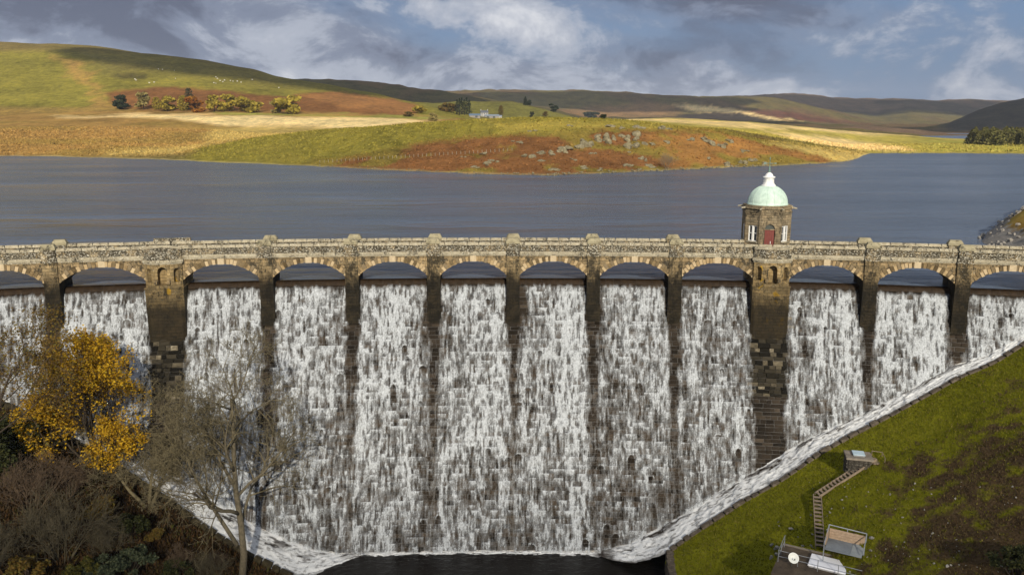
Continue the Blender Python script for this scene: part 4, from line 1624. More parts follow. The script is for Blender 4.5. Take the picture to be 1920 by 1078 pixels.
# ------------------------------------------------------------------ white water running down the toe channels, and the pool
def runoff(name, xa, xb, label, outer):
    n, m = int(abs(xb - xa) / 0.11), 34
    X = np.linspace(xa, xb, n)[:, None] * np.ones((1, m))
    f = np.linspace(0, 1, m)[None] * np.ones((n, 1))
    zt = toe_z(X)
    r = ARC_R - face_o(zt) + 0.5
    yin = ARC_Y + np.sqrt(r * r - (X - ARC_X) ** 2)
    yout = outer(X)
    Y = yin + (yout - yin) * f
    along = X / 0.9
    turb = fbm(X / 0.55 + f * 0.6, f * 11, 33, 4)
    zq = np.floor(zt / 0.8 + (noise2(X / 2.0, f * 3, 4) - 0.5) * 0.9) * 0.8 + 0.4
    zs = np.maximum(zt * 0.86 + zq * 0.14, -27.30)
    Z = zs + 0.15 - 0.25 * f + (turb - 0.45) * 0.26 * np.sin(np.clip(f, 0.02, 1) * math.pi) ** 0.5
    fl = fbm(X / 1.7 + f * 1.5, f * 9, 37, 4)
    gap = np.clip((fl - 0.52) * 8, 0, 1) * np.clip((0.5 - f) * 3 + 0.3, 0.12, 1)
    streak = np.clip((fbm(X / 0.45, f * 24, 39, 4) - 0.55) * 6, 0, 0.75)
    foam = np.clip(1.15 - gap - streak, 0, 1.2)
    edge = np.clip((1 - f) * 16 - noise2(X / 0.6, f, 71) * 1.2, 0, 1) * np.clip(f * 9 + 0.45, 0, 1)
    foam = foam * (0.35 + 0.65 * edge)
    tip = np.clip((np.abs(X - (xa if abs(xa) < abs(xb) else xb))) / 2.6 - (noise2(X / 0.5, Y / 0.5, 8) - 0.3) * 0.8, 0, 1)
    foam = foam * tip
    V = np.stack([X, Y, Z], -1).reshape(-1, 3)
    Fq = grid_faces(n, m)
    if xb > xa:
        Fq = Fq if V[1][1] > V[0][1] and False else Fq
    me = np_mesh(name, V, Fq, m_foam, True, attrs={"foam": foam.ravel()})
    if me.polygons[len(me.polygons) // 2].normal.z < 0:
        me.flip_normals()
    return tag(link(name, me), label, kind="structure")


runoff("runoff_water", 9.0, 58.0, "white foaming water rushing down the right toe channel of the dam",
       lambda x: np.interp(x, [9, 10.5, 12, 13.2, 15, 16.2], [78.2, 76.6, 75.6, 75.0, 74.6, 74.9]) * (x < 16.2) + (kerb_y(x) + 0.25) * (x >= 16.2))
runoff("runoff_water", -15.2, -64.0, "white foaming water rushing down the left toe channel of the dam",
       lambda x: np.interp(-x, [15.2, 16.5, 18, 20, 21.6, 23], [78.4, 76.9, 75.6, 74.2, 73.3, 73.2]) * (x > -23) + (kerb_y(x) + 0.25) * (x <= -23))

runoff("splash_foam", 10.5, -17.5, "thin line of splashing foam where the falls meet the black pool",
       lambda x: ARC_Y + np.sqrt((ARC_R - face_o(-27.4) + 0.5) ** 2 - (x - ARC_X) ** 2) - 0.85 - 0.9 * fbm(x / 1.3, x * 0, 5))


def pool_mat():
    t = NT("black_pool_water")
    v = t.geo()
    n = t.noise(t.geo((1, 1.6, 1)), 1.1, 5, 0.6, 0.5)
    t.bump(n, 0.5, 0.25)
    m = t.fin((0.006, 0.005, 0.004), 0.16, 0.5)
    t.b.inputs["IOR"].default_value = 1.333
    return m


px_ = np.linspace(-24, 19, 30)
py_ = np.linspace(5, 80.5, 40)
X, Y = np.meshgrid(px_, py_)
pool = link("pool", np_mesh("pool", np.stack([X, Y, np.full_like(X, -27.32)], -1).reshape(-1, 3), grid_faces(40, 30), pool_mat(), True))
tag(pool, "black still pool at the foot of the dam", kind="structure")

# ------------------------------------------------------------------ valley sides below the dam
def ground_mat(name, stops, dirt, dirt_at):
    t = NT(name)
    a = t.noise(t.geo((0.09, 0.09, 0.09)), 1.0, 6, 0.62)
    b = t.noise(t.geo((0.9, 0.9, 0.9)), 1.0, 6, 0.68)
    c = t.noise(t.geo((5, 5, 5)), 1.0, 3, 0.7)
    f = t.math("ADD", t.math("ADD", t.math("MULTIPLY", a, 0.35), t.math("MULTIPLY", b, 0.4)), t.math("MULTIPLY", c, 0.25))
    col = t.ramp(f, stops)
    w = t.math("ADD", t.attr("patch_mix"), t.math("MULTIPLY", t.math("SUBTRACT", b, 0.5), 1.1))
    col = t.mix(t.ramp(w, [(dirt_at - 0.12, 0.0), (dirt_at + 0.2, 1.0)]), col, t.ramp(t.math("ADD", t.math("MULTIPLY", b, 0.5), t.math("MULTIPLY", c, 0.5)), dirt))
    t.bump(t.math("ADD", b, c), 0.9, 0.16)
    return t.fin(col, 1.0, 0.0)


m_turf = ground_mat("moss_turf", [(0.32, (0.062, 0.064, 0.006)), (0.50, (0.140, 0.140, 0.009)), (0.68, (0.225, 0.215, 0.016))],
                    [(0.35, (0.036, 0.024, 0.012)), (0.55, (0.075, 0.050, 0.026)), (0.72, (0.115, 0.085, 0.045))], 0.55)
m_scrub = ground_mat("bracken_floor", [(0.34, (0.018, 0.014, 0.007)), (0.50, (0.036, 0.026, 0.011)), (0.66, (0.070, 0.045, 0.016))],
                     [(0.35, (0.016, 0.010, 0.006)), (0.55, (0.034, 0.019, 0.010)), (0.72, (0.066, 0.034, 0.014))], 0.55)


def bank(name, xs, mat, label, patch_mix):
    n = 150
    f = np.linspace(0, 1, n) ** 1.25
    X = xs[:, None] * np.ones((1, n))
    y0 = kerb_y(xs)[:, None]
    Y = y0 + (4.0 - y0) * f[None]
    Z = bank_z(X, Y)
    V = np.stack([X, Y, Z], -1).reshape(-1, 3)
    me = np_mesh(name, V, grid_faces(len(xs), n), mat, True, attrs={"patch_mix": patch_mix(X, Y).ravel()})
    if me.polygons[0].normal.z < 0:
        me.flip_normals()
    return tag(link(name, me), label, kind="structure")


def bracken_shade(X, Y):
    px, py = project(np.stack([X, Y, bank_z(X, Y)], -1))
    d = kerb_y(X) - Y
    base = np.clip((d - 4) / 24, 0, 1) ** 0.8 * np.clip((X - 22) / 14, 0, 1)  # lower slope: dead bracken, with shade put into its darker colour
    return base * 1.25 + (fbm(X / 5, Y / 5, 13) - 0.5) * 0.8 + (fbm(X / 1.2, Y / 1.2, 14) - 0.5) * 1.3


bank("valley_ground", np.linspace(BANK_R, 130, 190), m_turf, "mossy green slope beside the right end of the dam", bracken_shade)
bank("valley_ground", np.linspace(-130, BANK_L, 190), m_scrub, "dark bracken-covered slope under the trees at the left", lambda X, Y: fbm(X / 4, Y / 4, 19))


# banks of the lake beyond the ends of the dam
def lake_bank(sgn):
    xs = np.concatenate([np.linspace(58, 90, 40), np.linspace(92, 420, 40)])
    ys = np.concatenate([np.linspace(74, 130, 50), np.linspace(133, 470, 50)])
    X, Y = np.meshgrid(xs, ys)
    shore = np.interp(Y, [74, 100, 115, 124, 141, 158, 200, 300, 470], [66, 68, 70.5, 73.5, 86, 98.5, 150, 270, 480]) + (0 if sgn > 0 else 14)
    d = X - shore + (fbm(X / 6, Y / 6, 3) - 0.5) * 1.6
    Z = np.where(d < 5.0, d * 0.72, 3.6 + (d - 5.0) * 0.42) + (fbm(X / 9, Y / 9, 7) - 0.5) * 1.2
    Z = np.where(Y < 87, np.minimum(Z, toe_z(sgn * X) - 0.2 + np.clip((Y - 84) / 3, 0, 1) * 9), Z)
    Z = np.clip(Z, -6, 95)
    stony = np.clip(1.25 - np.abs(d - 0.8) / 3.4, 0, 1) * (Y > 88)
    V = np.stack([sgn * X, Y, Z], -1).reshape(-1, 3)
    me = np_mesh("lake_bank", V, grid_faces(len(ys), len(xs)), m_bank, True, attrs={"patch_mix": stony.ravel()})
    if me.polygons[0].normal.z < 0:
        me.flip_normals()
    tag(link("lake_bank", me), "grassy lake bank with a stony edge beyond the %s end of the dam" % ("right" if sgn > 0 else "left"), kind="structure")
    return shore


m_bank = ground_mat("rough_bank_grass", [(0.34, (0.20, 0.095, 0.022)), (0.50, (0.30, 0.20, 0.05)), (0.66, (0.36, 0.30, 0.07))],
                    [(0.35, (0.15, 0.135, 0.12)), (0.55, (0.28, 0.26, 0.23)), (0.72, (0.42, 0.39, 0.35))], 0.45)
lake_bank(1)
lake_bank(-1)


def rock_mesh(g, name, mat, sub=2, rough=0.28):
    import bmesh
    bm = bmesh.new()
    bmesh.ops.create_icosphere(bm, subdivisions=sub, radius=1.0)
    off = Vector((g.uniform(0, 50), g.uniform(0, 50), 0))
    cuts = [(Vector(g.normal(0, 1, 3)).normalized(), g.uniform(0.45, 0.8)) for _ in range(7)]
    for v in bm.verts:
        p = v.co.copy()
        for n, d in cuts:
            e = p.dot(n) - d
            if e > 0:
                p -= n * e * 0.92
        k = 1 + (float(noise2(p.x * 2.5 + off.x, p.y * 2.5 + p.z * 2.1 + off.y, 4)) - 0.5) * rough
        v.co = p * k
    me = bpy.data.meshes.new(name)
    bm.to_mesh(me)
    bm.free()
    me.materials.append(mat)
    return me


def lichen_rock(name, c1, c2, c3):
    t = NT(name)
    v = t.vec(rnd=True)
    n = t.noise(v, 1.6, 6, 0.65)
    f = t.noise(v, 6.0, 4, 0.7)
    c = t.ramp(t.math("ADD", t.math("MULTIPLY", n, 0.6), t.math("MULTIPLY", f, 0.4)), [(0.34, c1), (0.52, c2), (0.66, c3)])
    t.bump(f, 0.8, 0.2)
    return t.fin(c, 0.95, 0.15)


m_rock = lichen_rock("lichened_rock", (0.085, 0.072, 0.042), (0.22, 0.19, 0.115), (0.35, 0.31, 0.21))
m_grey = lichen_rock("grey_rubble", (0.13, 0.12, 0.105), (0.32, 0.295, 0.26), (0.50, 0.47, 0.42))
m_kerb = lichen_rock("kerb_stone", (0.045, 0.036, 0.028), (0.105, 0.085, 0.065), (0.19, 0.16, 0.125))
g = np.random.default_rng(51)
ROCKS = [rock_mesh(g, "rock", m_rock) for _ in range(6)]
RUBBLE = [rock_mesh(g, "rubble", m_grey, 1) for _ in range(5)]

# rubble pitching on the right lake edge
n_r = 0
for k in range(120):
    Y = g.uniform(96, 150)
    sh = float(np.interp(Y, [74, 100, 115, 124, 141, 158], [66, 68, 70.5, 73.5, 86, 98.5]))
    d = g.uniform(-0.8, 4.0)
    sz = g.uniform(0.2, 0.5)
    ob = link("boulder", RUBBLE[int(g.integers(5))], None, (sh + d, Y, max(d * 0.72, -0.1) + 0.1), tuple(g.uniform(0, 6, 3)), (sz * 1.3, sz, sz * 0.7))
    tag(ob, "grey boulder of the stone pitching on the right lake bank", "boulder", "boulders pitched along the right lake edge")

# ------------------------------------------------------------------ kerb walls beside the toe channels
def kerb_wall(label, x0, x1, tall, mat, mossy):
    root = empty("kerb_wall", (x0, float(kerb_y(x0)), float(toe_z(x0))))
    tag(root, label, "wall")
    base = Vector(root.location)
    xs = np.linspace(x0, x1, 900)
    P = np.stack([xs, kerb_y(xs), toe_z(xs)], -1)
    L = np.concatenate([[0], np.cumsum(np.linalg.norm(np.diff(P, axis=0), axis=1))])
    a = 0.0
    while a < L[-1] - 0.5:
        w = g.uniform(0.75, 1.5)
        q0 = Vector([float(np.interp(a, L, P[:, k])) for k in range(3)])
        q1 = Vector([float(np.interp(min(a + w, L[-1]), L, P[:, k])) for k in range(3)])
        mid = (q0 + q1) / 2
        d = q1 - q0
        rz = math.atan2(d.y, d.x)
        ry = -math.atan2(d.z, math.hypot(d.x, d.y))
        mb = MB()
        l = d.length / 2 - 0.02
        mb.frustum(-l, l, -0.26 - 0.12 * g.random(), 0.26 + 0.06 * g.random(), -0.75, tall + g.uniform(-0.14, 0.12), 0.07)
        ob = mb.build("kerb_stone", mat, root, mid - base + Vector((0, 0, -0.15)), (0, ry if d.x > 0 else ry, rz))
        a += w
    return root


kerb_wall("low stone kerb wall between the white runoff and the green slope", 16.2, 60.0, 0.16, m_kerb, False)
m_moss_wall = lichen_rock("mossy_wall_stone", (0.022, 0.018, 0.011), (0.045, 0.037, 0.02), (0.085, 0.068, 0.035))
kerb_wall("dark mossy kerb wall along the left runoff below the trees", -22.0, -62.0, 0.42, m_moss_wall, True)


# river walls continuing downstream from the pool
def river_wall(x, y1, y0, ztop, label, mat, curl):
    root = empty("river_wall", (x, y1, -27.3))
    tag(root, label, "wall")
    y = y1
    k = 0
    while y > y0:
        w = g.uniform(0.7, 1.2)
        dx = curl * max(0, 1 - (y1 - y) / 4.0) ** 2
        zt = float(bank_z(x + (0.6 if x > 0 else -0.6), y - w / 2)) + 0.16
        rows = 3
        for r in range(rows):
            za, zb = -27.6 + (zt + 27.6) * r / rows, -27.6 + (zt + 27.6) * (r + 1) / rows
            mb = MB()
            mb.frustum(-0.38, 0.38, -w / 2 + 0.015, w / 2 - 0.015, za + 0.01 + 27.3, zb + 27.3, 0.03)
            mb.build("wall_stone", mat, root, (dx + g.uniform(-0.05, 0.05), (y - w / 2) - y1, 0))
        y -= w
    return root


river_wall(15.6, 74.9, 40, -25.2, "curved stone river wall round the corner of the green bank", m_kerb, 0.5)
river_wall(-21.6, 73.0, 40, -26.5, "dark stone river wall below the big bare tree", m_moss_wall, -0.3)

# ------------------------------------------------------------------ grass tufts, leaf litter and small stones on the slopes
def scatter_tufts(name, label, n, xa, xb, mats, seed, size, accept, parts=3):
    gg = np.random.default_rng(seed)
    x = gg.uniform(xa, xb, n * 2)
    y = kerb_y(x) - 0.5 - gg.uniform(0, 1, n * 2) ** 1.15 * 34
    ok = accept(x, y, gg)
    x, y = x[ok][:n], y[ok][:n]
    z = bank_z(x, y)
    V, Fc, tone = [], [], []
    for k in range(parts):
        a = gg.uniform(0, 2 * math.pi, len(x))
        h = size * gg.uniform(0.5, 1.4, len(x))
        w = size * gg.uniform(0.25, 0.6, len(x))
        lx, ly = gg.normal(0, 0.45, len(x)) * h, gg.normal(0, 0.45, len(x)) * h
        dx, dy = np.cos(a) * w, np.sin(a) * w
        jx, jy = gg.normal(0, size * 0.5, len(x)), gg.normal(0, size * 0.5, len(x))
        A = np.stack([x + jx - dx, y + jy - dy, z - 0.05], -1)
        B = np.stack([x + jx + dx, y + jy + dy, z - 0.05], -1)
        Ct = np.stack([x + jx + lx, y + jy + ly, z + h], -1)
        base = sum(len(v) for v in V)
        V += [A, B, Ct]
        m = len(x)
        i = np.arange(m)
        Fc.append(np.stack([base + i, base + m + i, base + 2 * m + i], 1))
        tn = gg.random(m)
        tone += [tn, tn, tn]
    me = np_mesh(name, np.concatenate(V), np.concatenate(Fc), mats, False, attrs={"tone": np.concatenate(tone)})
    return tag(link(name, me), label, kind="stuff")


def tone_mat(name, stops, rough=0.9, trans=0.0):
    t = NT(name)
    c = t.ramp(t.attr("tone"), stops)
    m = t.fin(c, rough, 0.15)
    if trans:
        tl = t.n.new("ShaderNodeBsdfTranslucent")
        t.t.links.new(c, tl.inputs[0])
        mx = t.n.new("ShaderNodeMixShader")
        mx.inputs[0].default_value = trans
        t.t.links.new(t.b.outputs[0], mx.inputs[1])
        t.t.links.new(tl.outputs[0], mx.inputs[2])
        t.t.links.new(mx.outputs[0], t.out.inputs[0])
    return m


m_tuft = tone_mat("grass_blades", [(0.0, (0.070, 0.073, 0.006)), (0.5, (0.138, 0.138, 0.009)), (0.85, (0.20, 0.192, 0.015)), (1.0, (0.22, 0.17, 0.05))], 0.9, 0.25)
m_litter = tone_mat("bracken_litter", [(0.0, (0.015, 0.011, 0.006)), (0.5, (0.045, 0.026, 0.011)), (0.85, (0.085, 0.045, 0.016)), (1.0, (0.05, 0.055, 0.012))], 0.9, 0.2)
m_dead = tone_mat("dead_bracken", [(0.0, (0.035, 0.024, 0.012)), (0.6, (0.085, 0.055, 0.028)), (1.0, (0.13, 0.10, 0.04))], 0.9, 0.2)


def acc_green(x, y, gg):
    w = bracken_shade(x, y)
    return gg.random(len(x)) > np.clip((w - 0.25) * 2.0, 0, 0.85)


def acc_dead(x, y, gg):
    w = bracken_shade(x, y)
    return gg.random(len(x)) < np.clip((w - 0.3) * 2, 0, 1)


scatter_tufts("grass", "short mossy grass covering the right slope", 30000, 16.5, 62, m_tuft, 5, 0.11, acc_green)
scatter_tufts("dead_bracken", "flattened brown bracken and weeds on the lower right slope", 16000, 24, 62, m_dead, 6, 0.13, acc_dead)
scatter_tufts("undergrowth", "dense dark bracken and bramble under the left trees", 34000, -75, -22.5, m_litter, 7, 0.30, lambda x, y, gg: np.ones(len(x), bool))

pale = [rock_mesh(g, "stone", lichen_rock("pale_field_stone", (0.20, 0.19, 0.17), (0.36, 0.34, 0.30), (0.50, 0.48, 0.43)), 1) for _ in range(4)]
cnt = 0
while cnt < 130:
    px, py = g.uniform(1440, 1915), g.uniform(900, 1074)
    if px < 1510 and py < 960:
        continue
    P = ground_hit(px, py)
    near_hut = 1 if (px < 1560 and py > 960) else 0
    sz = (0.05 + 0.10 * g.random() ** 2) * (1.6 if near_hut else 1.0)
    ob = link("field_stone", pale[int(g.integers(4))], None, P + Vector((0, 0, sz * 0.25)), tuple(g.uniform(0, 6, 3)), (sz * 1.3, sz, sz * 0.7))
    tag(ob, "small pale stone lying on the lower right slope", "stone", "loose stones scattered over the right slope")
    cnt += 1

# ------------------------------------------------------------------ small works on the right slope: valve hut, steps, timber bin, platform, dish
m_conc = simple("stained_concrete", (0.10, 0.085, 0.065), (0.24, 0.205, 0.165), 1.6, 0.9, 0.5)
m_rough = lichen_rock("hut_rubble_stone", (0.02, 0.018, 0.015), (0.085, 0.075, 0.06), (0.26, 0.24, 0.21))
m_steel = simple("galvanised_steel", (0.26, 0.28, 0.30), (0.40, 0.42, 0.44), 3.0, 0.45, 0.15, metal=0.55)
m_sheet = simple("pale_metal_sheet", (0.30, 0.40, 0.46), (0.42, 0.52, 0.58), 1.2, 0.5, 0.1)
m_timber = simple("weathered_timber", (0.13, 0.10, 0.07), (0.27, 0.21, 0.15), 5.0, 0.9, 0.4)
m_board = simple("pale_boards", (0.27, 0.19, 0.125), (0.46, 0.34, 0.24), 4.0, 0.9, 0.3)
m_lid = simple("white_plastic", (0.74, 0.75, 0.80), (0.82, 0.83, 0.87), 0.8, 0.5, 0.05)
m_dishw = simple("dish_white", (0.62, 0.64, 0.60), (0.74, 0.75, 0.71), 2.0, 0.5, 0.05)

# valve hut: rubble-stone box with a slab roof and a pale steel hatch
P = ground_hit(1612, 880)
hut = empty("valve_chamber", P + Vector((0, 0.6, 0)), math.radians(-14))
tag(hut, "small rubble-stone chamber with a pale metal hatch at the top of the steps", "chamber")
gh = np.random.default_rng(8)
wall = MB()
wall.box(-1.02, 1.02, -0.80, 0.92, -1.4, 1.10)
wallo = wall.build("wall", simple("hut_core", (0.02, 0.017, 0.014), (0.05, 0.045, 0.035), 3.0, 0.9), hut)
HB = []
for _ in range(5):
    me = block_mesh("stone", gh, m_rough)
    HB.append(me)
for r in range(7):
    z = -0.9 + r * 0.29
    for side in range(3):
        x = -1.0
        end = 1.0 if side == 0 else 0.9
        x = -1.0 if side == 0 else -0.8
        while x < end - 0.12:
            w = min(gh.uniform(0.25, 0.55), end - x)
            if gh.random() > 0.06:
                c = x + w / 2
                if side == 0:
                    loc, rz = (c, -0.80, z), 0
                elif side == 1:
                    loc, rz = (-1.02, c, z), -math.pi / 2
                else:
                    loc, rz = (1.02, c, z), math.pi / 2
                ob = link("stone", HB[int(gh.integers(5))], wallo, loc, (0, 0, rz), (w - 0.02, 0.5 + 0.35 * gh.random(), 0.27))
            x += w
slab = MB()
slab.frustum(-1.22, 1.28, -1.02, 1.05, 1.08, 1.26, 0.03)
slab.build("roof_slab", m_conc, hut)
ht = MB()
ht.box(-0.48, 0.52, -0.42, 0.58, 1.262, 1.40)
hatch = ht.build("hatch", m_steel, hut)
hl = MB()
hl.frustum(-0.54, 0.58, -0.48, 0.64, 1.402, 1.47, 0.02)
link("lid", hl.mesh("lid", m_sheet), hatch)
ap = MB()
ap.box(1.30, 2.35, -0.75, 0.75, 0.72, 0.84)
ap.build("landing", m_timber, hut)
rl = MB()
for a, b in (((1.36, 0.72, 0.84), (1.36, 0.72, 1.55)), ((2.3, 0.72, 0.84), (2.3, 0.72, 1.50)), ((2.3, -0.7, 0.84), (2.3, -0.7, 1.45)), ((1.36, 0.72, 1.53), (2.3, 0.72, 1.48)), ((2.3, 0.72, 1.48), (2.3, -0.7, 1.44))):
    rl.tube([a, b], 0.035, 5)
rl.build("rail", m_timber, hut)


# two flights of timber steps laid on the slope
def flight(label, A, B, width, n):
    A, B = Vector(A), Vector(B)
    root = empty("timber_steps", A)
    tag(root, label, "steps", "flights of timber steps on the right slope")
    d = B - A
    h = Vector((d.x, d.y, 0)).normalized()
    side = Vector((h.y, -h.x, 0))
    for s in (-1, 1):
        mb = MB()
        q = side * (width / 2 * s)
        up = Vector((0, 0, 0.10))
        pts = []
        for e in (0, 1):
            c = d * e + q
            for o in (-0.035, 0.035):
                for z in (-0.16, 0.10):
                    pts.append(c + side * o + Vector((0, 0, z)))
        mb.add(pts, [(0, 1, 3, 2), (4, 6, 7, 5), (0, 4, 5, 1), (2, 3, 7, 6), (1, 5, 7, 3), (0, 2, 6, 4)])
        mb.build("stringer", m_timber, root)
    rise = d.z / n
    ang = math.atan2(h.y, h.x)
    tread = MB()
    tread.box(-0.14, 0.14, -width / 2 + 0.04, width / 2 - 0.04, -0.03, 0.02)
    tm = tread.mesh("tread", m_timber)
    riser = MB()
    riser.box(-0.02, 0.02, -width / 2 + 0.04, width / 2 - 0.04, -0.24, -0.032)
    rm = riser.mesh("riser", simple("dark_riser_timber", (0.03, 0.024, 0.018), (0.07, 0.055, 0.04), 5.0, 0.9))
    for k in range(n):
        c = d * ((k + 0.5) / n)
        link("tread", tm, root, c + Vector((0, 0, 0.02)), (0, 0, ang))
        link("riser", rm, root, c + Vector((0, 0, 0.02)) + h * 0.12, (0, 0, ang))
    return root


top_, mid_, bot_ = ground_hit(1638, 866), ground_hit(1531, 935), ground_hit(1537, 1034)
up_ = Vector((0, 0, 0.42))
flight("upper slanting flight of timber steps climbing to the stone chamber", mid_ + up_, top_ + up_, 0.72, 17)
flight("lower straight flight of timber steps ending beside the timber bin", bot_ + up_, mid_ + up_ + Vector((0, -0.1, 0)), 0.72, 13)

# timber-sided bin in a steel frame
P = ground_hit(1584, 1046)
binr = empty("timber_bin", P + Vector((0, 0, 0.75)), math.radians(-30))
tag(binr, "open timber-sided bin in a grey steel frame with a pale sheet floor", "bin")
fl = MB()
fl.box(-1.55, 0.45, -0.95, 1.15, 0.10, 0.18)
fl.build("floor_sheet", simple("blue_grey_sheet", (0.11, 0.125, 0.14), (0.19, 0.21, 0.225), 0.8, 0.7, 0.1), binr)
fl2 = MB()
fl2.box(0.46, 1.35, -0.95, 1.15, 0.11, 0.20)
fl2.build("floor_sheet", simple("pale_grey_sheet", (0.19, 0.21, 0.215), (0.28, 0.30, 0.30), 0.8, 0.7, 0.1), binr)
for k in range(4):
    b = MB()
    b.box(-1.52, 1.34, 1.17, 1.22, 0.14 + k * 0.24, 0.36 + k * 0.24)
    b.build("board", m_board, binr)
    b = MB()
    b.box(-1.62, -1.57, -0.2, 1.13, 0.14 + k * 0.24, 0.36 + k * 0.24)
    b.build("board", m_board, binr)
for x, y, z in ((-1.6, -0.98, 0.62), (-1.6, 1.27, 1.35), (-0.1, 1.27, 1.33), (1.42, 1.27, 1.30), (1.45, -0.2, 0.95)):
    fr = MB()
    fr.box(x - 0.04, x + 0.04, y - 0.04, y + 0.04, -1.0, z)
    fr.build("post", m_steel, binr)
rl = MB()
rl.tube([(-1.6, 1.27, 1.35), (1.42, 1.27, 1.30)], 0.045, 6)
rl.tube([(-1.6, -0.98, 0.62), (-1.6, 1.27, 1.35)], 0.045, 6)
rl.tube([(1.42, 1.27, 1.30), (1.45, -0.98, 0.45)], 0.045, 6)
rl.build("rail", m_steel, binr)

# flat roofed pump house: only its roof with railings, lid and dish comes into view
P = ground_hit(1530, 1058)
hz_ = math.radians(-29)
house = empty("pump_house", P + Vector((-0.2, -1.2, 0.45)), hz_)
tag(house, "flat concrete roof of a small pump house set into the slope", "building")
b = MB()
b.box(-3.2, 3.6, -3.2, 1.75, -3.4, 0.0)
b.build("wall", m_conc, house)
r = MB()
r.box(-3.35, 3.75, -3.35, 1.9, 0.002, 0.24)
r.build("roof", simple("mossy_roof", (0.035, 0.026, 0.018), (0.10, 0.075, 0.05), 1.4, 0.95, 0.5), house)
k_ = MB()
k_.box(-3.42, 3.8, 1.905, 2.15, -0.2, 0.30)
k_.build("kerb", m_conc, house)
rail = MB()
posts = [(-3.2, 1.6), (-3.2, 0.1), (-3.2, -1.2), (-1.6, -1.2), (0.0, -1.2), (1.6, -1.2)]
for x, y in posts:
    rail = MB()
    rail.tube([(x, y, 0.2), (x, y, 1.32)], 0.032, 6)
    rail.build("railing_post", m_steel, house)
rr = MB()
for z in (0.78, 1.30):
    rr.tube([(-3.2, 1.75, z), (-3.2, -1.2, z), ], 0.028, 6)
    rr.tube([(-3.2, -1.2, z), (3.4, -1.2, z)], 0.022, 6)
rr.build("railing", m_steel, house)


def at_house(x, y, z):
    return Matrix.Translation(house.location) @ Matrix.Rotation(hz_, 4, "Z") @ Vector((x, y, z))


lid = empty("tank_lid", at_house(0.65, 0.15, 0.24), hz_)
tag(lid, "white rectangular tank with a smooth lid on the pump house roof", "tank")
lb = MB()
lb.box(-1.42, 1.42, -0.92, 1.02, 0.0, 0.16)
lb.build("body", simple("tank_side", (0.30, 0.30, 0.31), (0.42, 0.42, 0.43), 1.0, 0.6, 0.1), lid)
lt_ = MB()
lt_.frustum(-1.5, 1.5, -1.0, 1.1, 0.162, 0.24, 0.04)
lt_.build("lid", m_lid, lid)

dpos = at_house(-2.05, -1.35, 0.24)
dish = empty("satellite_dish", dpos, math.radians(0))
tag(dish, "round white satellite dish on a short mast by the pump house", "dish")
md = MB()
md.tube([(0, 0, -0.3), (0, 0, 0.75)], 0.04, 6)
md.tube([(0, 0, 0.7), (0, -0.18, 0.85)], 0.035, 6)
md.build("mast", m_iron, dish)
dd = MB()
prof = [(0.44 * q, 0.16 * q * q) for q in np.linspace(0.02, 1, 7)]
dd.lathe(prof + [(0.45, 0.15), (0.43, 0.13)] + [(0.43 * q, 0.16 * q * q - 0.02) for q in np.linspace(0.95, 0.02, 6)], 28)
link("reflector", dd.mesh("reflector", m_dishw, True), dish, (0, -0.22, 0.85), (math.radians(52), 0, 0))
ar = MB()
ar.tube([(0, -0.05, 0.55), (0, -0.62, 0.92)], 0.018, 5)
ar.lathe([(0.05, 0.9), (0.05, 1.02), (0.03, 1.04)], 8, (0, -0.62))
link("feed_arm", ar.mesh("feed_arm", m_iron), dish)

# loose blocks at the head of the platform
for (px, py, sz) in ((1456, 1028, 0.32), (1455, 1040, 0.26), (1634, 1010, 0.26), (1632, 1033, 0.18)):
    Q = ground_hit(px, py)
    ob = link("stone_block", pale[1], None, Q + Vector((0, 0, sz * 0.4)), (0.2, 0.1, g.uniform(0, 3)), (sz * 1.3, sz, sz * 0.8))
    tag(ob, "pale loose block lying beside the pump house", "stone", "loose blocks round the pump house")

# ------------------------------------------------------------------ trees
def bark(name, c1, c2):
    return simple(name, c1, c2, 4.0, 0.95, 0.5)


m_bark_pale = bark("pale_lichen_bark", (0.055, 0.046, 0.028), (0.16, 0.135, 0.09))
m_twig = bark("grey_twig", (0.085, 0.070, 0.038), (0.175, 0.145, 0.082))
m_twig_bush = bark("dim_shrub_twig", (0.042, 0.036, 0.021), (0.095, 0.078, 0.046))
m_twig_red = bark("russet_twig", (0.060, 0.042, 0.027), (0.125, 0.085, 0.052))
m_bark_dark = bark("dark_bark", (0.022, 0.017, 0.012), (0.06, 0.045, 0.03))
m_yellow = tone_mat("yellow_leaves", [(0.0, (0.22, 0.115, 0.006)), (0.35, (0.44, 0.25, 0.012)), (0.75, (0.58, 0.36, 0.02)), (1.0, (0.32, 0.24, 0.03))], 0.8, 0.35)
m_brownleaf = tone_mat("brown_leaves", [(0.0, (0.09, 0.055, 0.012)), (0.5, (0.17, 0.105, 0.022)), (1.0, (0.12, 0.11, 0.025))], 0.8, 0.3)
m_dkleaf = tone_mat("dark_evergreen_leaves", [(0.0, (0.010, 0.013, 0.005)), (0.5, (0.026, 0.032, 0.010)), (1.0, (0.055, 0.055, 0.016))], 0.8, 0.2)
m_olive = tone_mat("olive_leaves", [(0.0, (0.030, 0.034, 0.008)), (0.5, (0.066, 0.064, 0.014)), (1.0, (0.12, 0.10, 0.02))], 0.8, 0.3)
m_greygreen = tone_mat("grey_green_leaves", [(0.0, (0.020, 0.028, 0.016)), (0.5, (0.045, 0.058, 0.032)), (1.0, (0.085, 0.095, 0.05))], 0.85, 0.2)
m_gold = tone_mat("gold_green_leaves", [(0.0, (0.17, 0.135, 0.018)), (0.5, (0.33, 0.26, 0.035)), (1.0, (0.45, 0.34, 0.05))], 0.85, 0.25)
